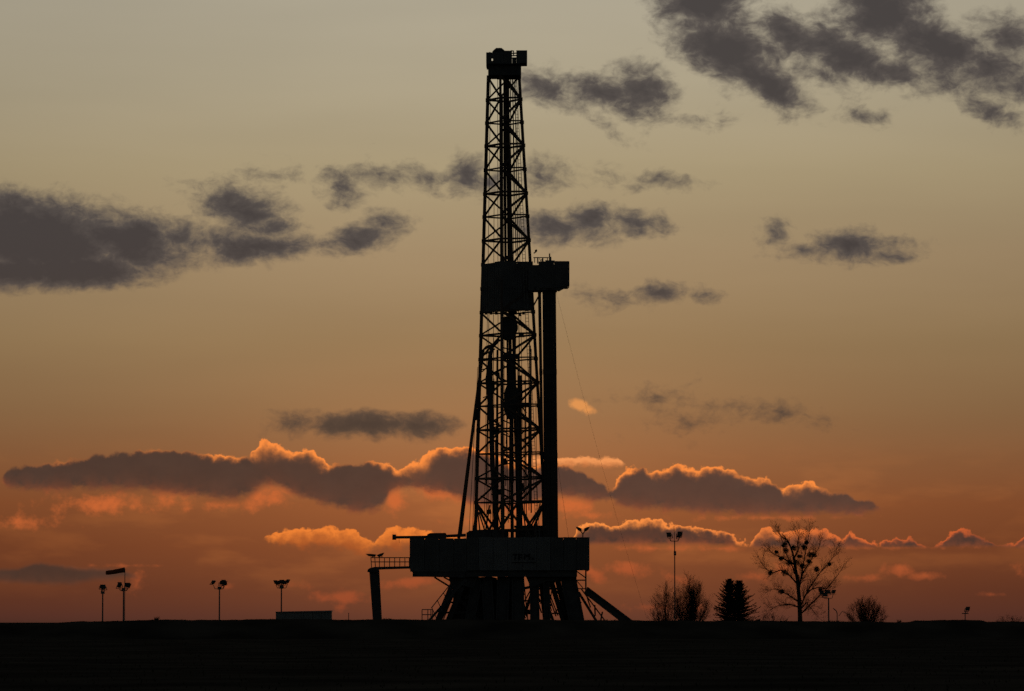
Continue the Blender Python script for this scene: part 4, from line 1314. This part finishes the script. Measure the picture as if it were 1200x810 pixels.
for (x, y, r) in [(919, 639, 4.2), (921.5, 645, 4.2), (931, 642, 4.0), (943, 642, 3.8), (949, 650, 4.0), (954, 651, 3.2), (932.5, 660, 4.2), (941, 663, 3.8), (956, 667, 3.4), (918, 671, 5.0), (902, 671.5, 3.2),
                  (915, 655, 2.8), (917, 693, 3.6), (926, 659, 3.4), (972, 661.5, 2.0), (910, 647, 2.2), (962, 691, 3.4), (947, 658, 3.0), (938, 652, 2.6), (946, 636, 2.4)]:
    c = at(x, y, Yt); c.y += rng.uniform(-1.5, 1.5)
    leaf_ball(c, r * S_ * .95, rng, 360, .11).obj('mistletoe', 'leaf', bt)


# --- finely twigged bare trees
def bushy(name, px_, Y, w_px, top, stems, label, seed, dens, cat='tree', wbase=.14):
    rng = random.Random(seed); s = (Y + 400) * .0002
    t = thing(name, label, cat, (at(px_, 727, Y).x, Y, PAD)); base = Vector((t.location.x, Y, PAD))
    H = at(px_, top, Y).z - PAD; Wd = w_px * s / 2
    tk, cr_ = G(), G()
    for i in range(stems):
        a = rng.uniform(0, 2 * pi); k = sqrt(rng.random()); lean = Wd * k * .95
        hh = H * (1 - .6 * k ** 2.2) * rng.uniform(.82, 1.0)
        p0 = base + Vector((cos(a), sin(a), 0)) * .35 * k
        p1 = base + Vector((cos(a) * lean * .62, sin(a) * lean * .62, hh * .45)); p2 = base + Vector((cos(a) * lean, sin(a) * lean, hh * .94))
        pts = [p0, p0.lerp(p1, .5) + Vector((rng.uniform(-.1, .1), 0, 0)), p1, p1.lerp(p2, .5) + Vector((rng.uniform(-.15, .15), rng.uniform(-.1, .1), 0)), p2]
        ws = [wbase, wbase * .75, wbase * .5, wbase * .3, .025]
        tk.path(pts, wbase, 5, ws)
        for r in range(dens):
            u = rng.uniform(.3, 3.98); j = int(u); q = pts[j].lerp(pts[j + 1], u - j)
            d = (pts[j + 1] - pts[j]).normalized(); dd = (twist(d, rng.choice((-1, 1)) * rng.uniform(.3, .9), rng) + Vector((0, 0, .35))).normalized()
            limb(cr_, q, dd, rng.uniform(.6, 1.2) * H / 7, .03, 2, rng, .8, 3, .15, None, .012)
    for i in range(stems * 16):       # haze of fine outer twigs, rounded like the crown
        a = rng.uniform(0, 2 * pi); k = sqrt(rng.random()); hz = H * (.22 + .70 * sqrt(max(0.0, 1 - .75 * k * k)) * rng.random() ** .6)
        q = base + Vector((cos(a) * Wd * k * .85, sin(a) * Wd * k * .85, hz))
        dd = (Vector((cos(a) * k * .7, sin(a) * k * .7, 1.0)) + Vector((rng.gauss(0, .45), rng.gauss(0, .45), rng.gauss(0, .3)))).normalized()
        limb(cr_, q - dd * .4, dd, rng.uniform(.5, .95), .018, 1, rng, .9, 4, .1, None, .01)
    tk.obj('trunk', 'bark', t); cr_.obj('crown', 'twig', t)
    return t


bushy('bare_tree', 780, 160, 42, 680, 13, 'thin leafless bushy tree left of the tallest floodlight pole', 5, 24)
bushy('bare_tree', 808, 165, 46, 673, 24, 'dense leafless bushy tree just right of the tallest floodlight pole', 6, 38)
bushy('bare_tree', 1015, 190, 52, 698, 24, 'small round leafless tree at the right, near the bent lamp post', 8, 34, wbase=.12)
bushy('bare_shrub', 1183, 210, 36, 720, 6, 'tiny leafless shrub on the skyline at the far right edge', 12, 14, 'shrub', .06)
bushy('bare_shrub', 905, 190, 50, 717, 7, 'low scrubby bush at the foot of the mistletoe tree', 14, 14, 'shrub', .06)


# --- spruces
def spruce(px_, Y, w_px, top, label, seed):
    rng = random.Random(seed); s = (Y + 400) * .0002
    t = thing('spruce_tree', label, 'tree', (at(px_, 727, Y).x, Y, PAD)); base = Vector((t.location.x, Y, PAD))
    H = at(px_, top, Y).z - PAD; R = w_px * s / 2
    G().path([base, base + Vector((0, 0, H * .5)), base + Vector((0, 0, H))], .3, 7, [.3, .18, .02]).obj('trunk', 'bark', t)
    g = G(); nb = 300
    for i in range(nb):
        u = (i + rng.random()) / nb; z = H * (.04 + .94 * u)
        a0 = i * 2.399
        r = R * (1 - u) ** .82 * rng.uniform(.5, 1.12) * (.86 + .2 * sin(3.1 * a0 + 5 * u + seed)) + .05
        a = i * 2.399 + rng.uniform(-.3, .3)
        d = Vector((cos(a), sin(a), 0)); rise = rng.uniform(-.3, .3) + u * .8
        p = base + Vector((0, 0, z)); q = p + d * r + Vector((0, 0, r * rise))
        g.bar(p, q, .035, None, 3, .012)
        nl = int(10 + 30 * r / max(R, .1))
        sd = d.cross(Vector((0, 0, 1)))
        for j in range(nl):
            v_ = (j + rng.random()) / nl; c = p.lerp(q, .12 + .88 * v_) + Vector((0, 0, rng.uniform(-.06, .04)))
            for sg in (-1, 1):
                l = rng.uniform(.16, .42) * (1.05 - .5 * v_); e_ = (d * rng.uniform(.3, .9) + sd * sg * rng.uniform(.4, 1) + Vector((0, 0, rng.uniform(-.3, .6)))).normalized()
                k = len(g.v); wv = Vector((0, 0, .05)) + d * .03
                g.v += [c - wv, c + wv, c + e_ * l]; g.f.append((k, k + 1, k + 2))
        for j in range(9):   # upturned tip sprays
            e_ = (d * rng.uniform(.4, 1) + sd * rng.uniform(-.6, .6) + Vector((0, 0, rng.uniform(.1, .8)))).normalized(); l = rng.uniform(.1, .28)
            k = len(g.v); g.v += [q - Vector((0, 0, .04)), q + Vector((0, 0, .04)), q + e_ * l]; g.f.append((k, k + 1, k + 2))
    g.obj('crown', 'needle', t)
    return t


spruce(855, 170, 60, 678, 'dark dense spruce, the left of two standing close together', 2)
spruce(866, 174, 64, 680, 'dark dense spruce, the right of two standing close together', 3)

# --- a dark clod of brush on the skyline
for (x, y, w_, lab, sd) in ((888, 725.0, 3.0, 'small dark tuft on the skyline right of the spruces', 1), (1053, 726.6, 3.0, 'small dark tuft on the skyline right of the small round tree', 2), (183, 725.6, 4.0, 'small dark tuft on the bund between windsock and second floodlight', 3)):
    rng = random.Random(sd); p = at(x, 729, BUND_Y); p.z = ground_z(p.x, BUND_Y) - .03
    t = thing('weed_tuft', lab, 'weed', p)
    g = G()
    for i in range(60):
        a = rng.uniform(0, 2 * pi); r = rng.random() * w_ * .067 * .6
        q = p + Vector((cos(a) * r, sin(a) * r, 0)); e_ = Vector((cos(a) * .1 + .06, sin(a) * .1, rng.uniform(.08, .3)))
        g.bar(q, q + e_, .03, None, 3, .008)
    g.obj('stem', 'grass', t)
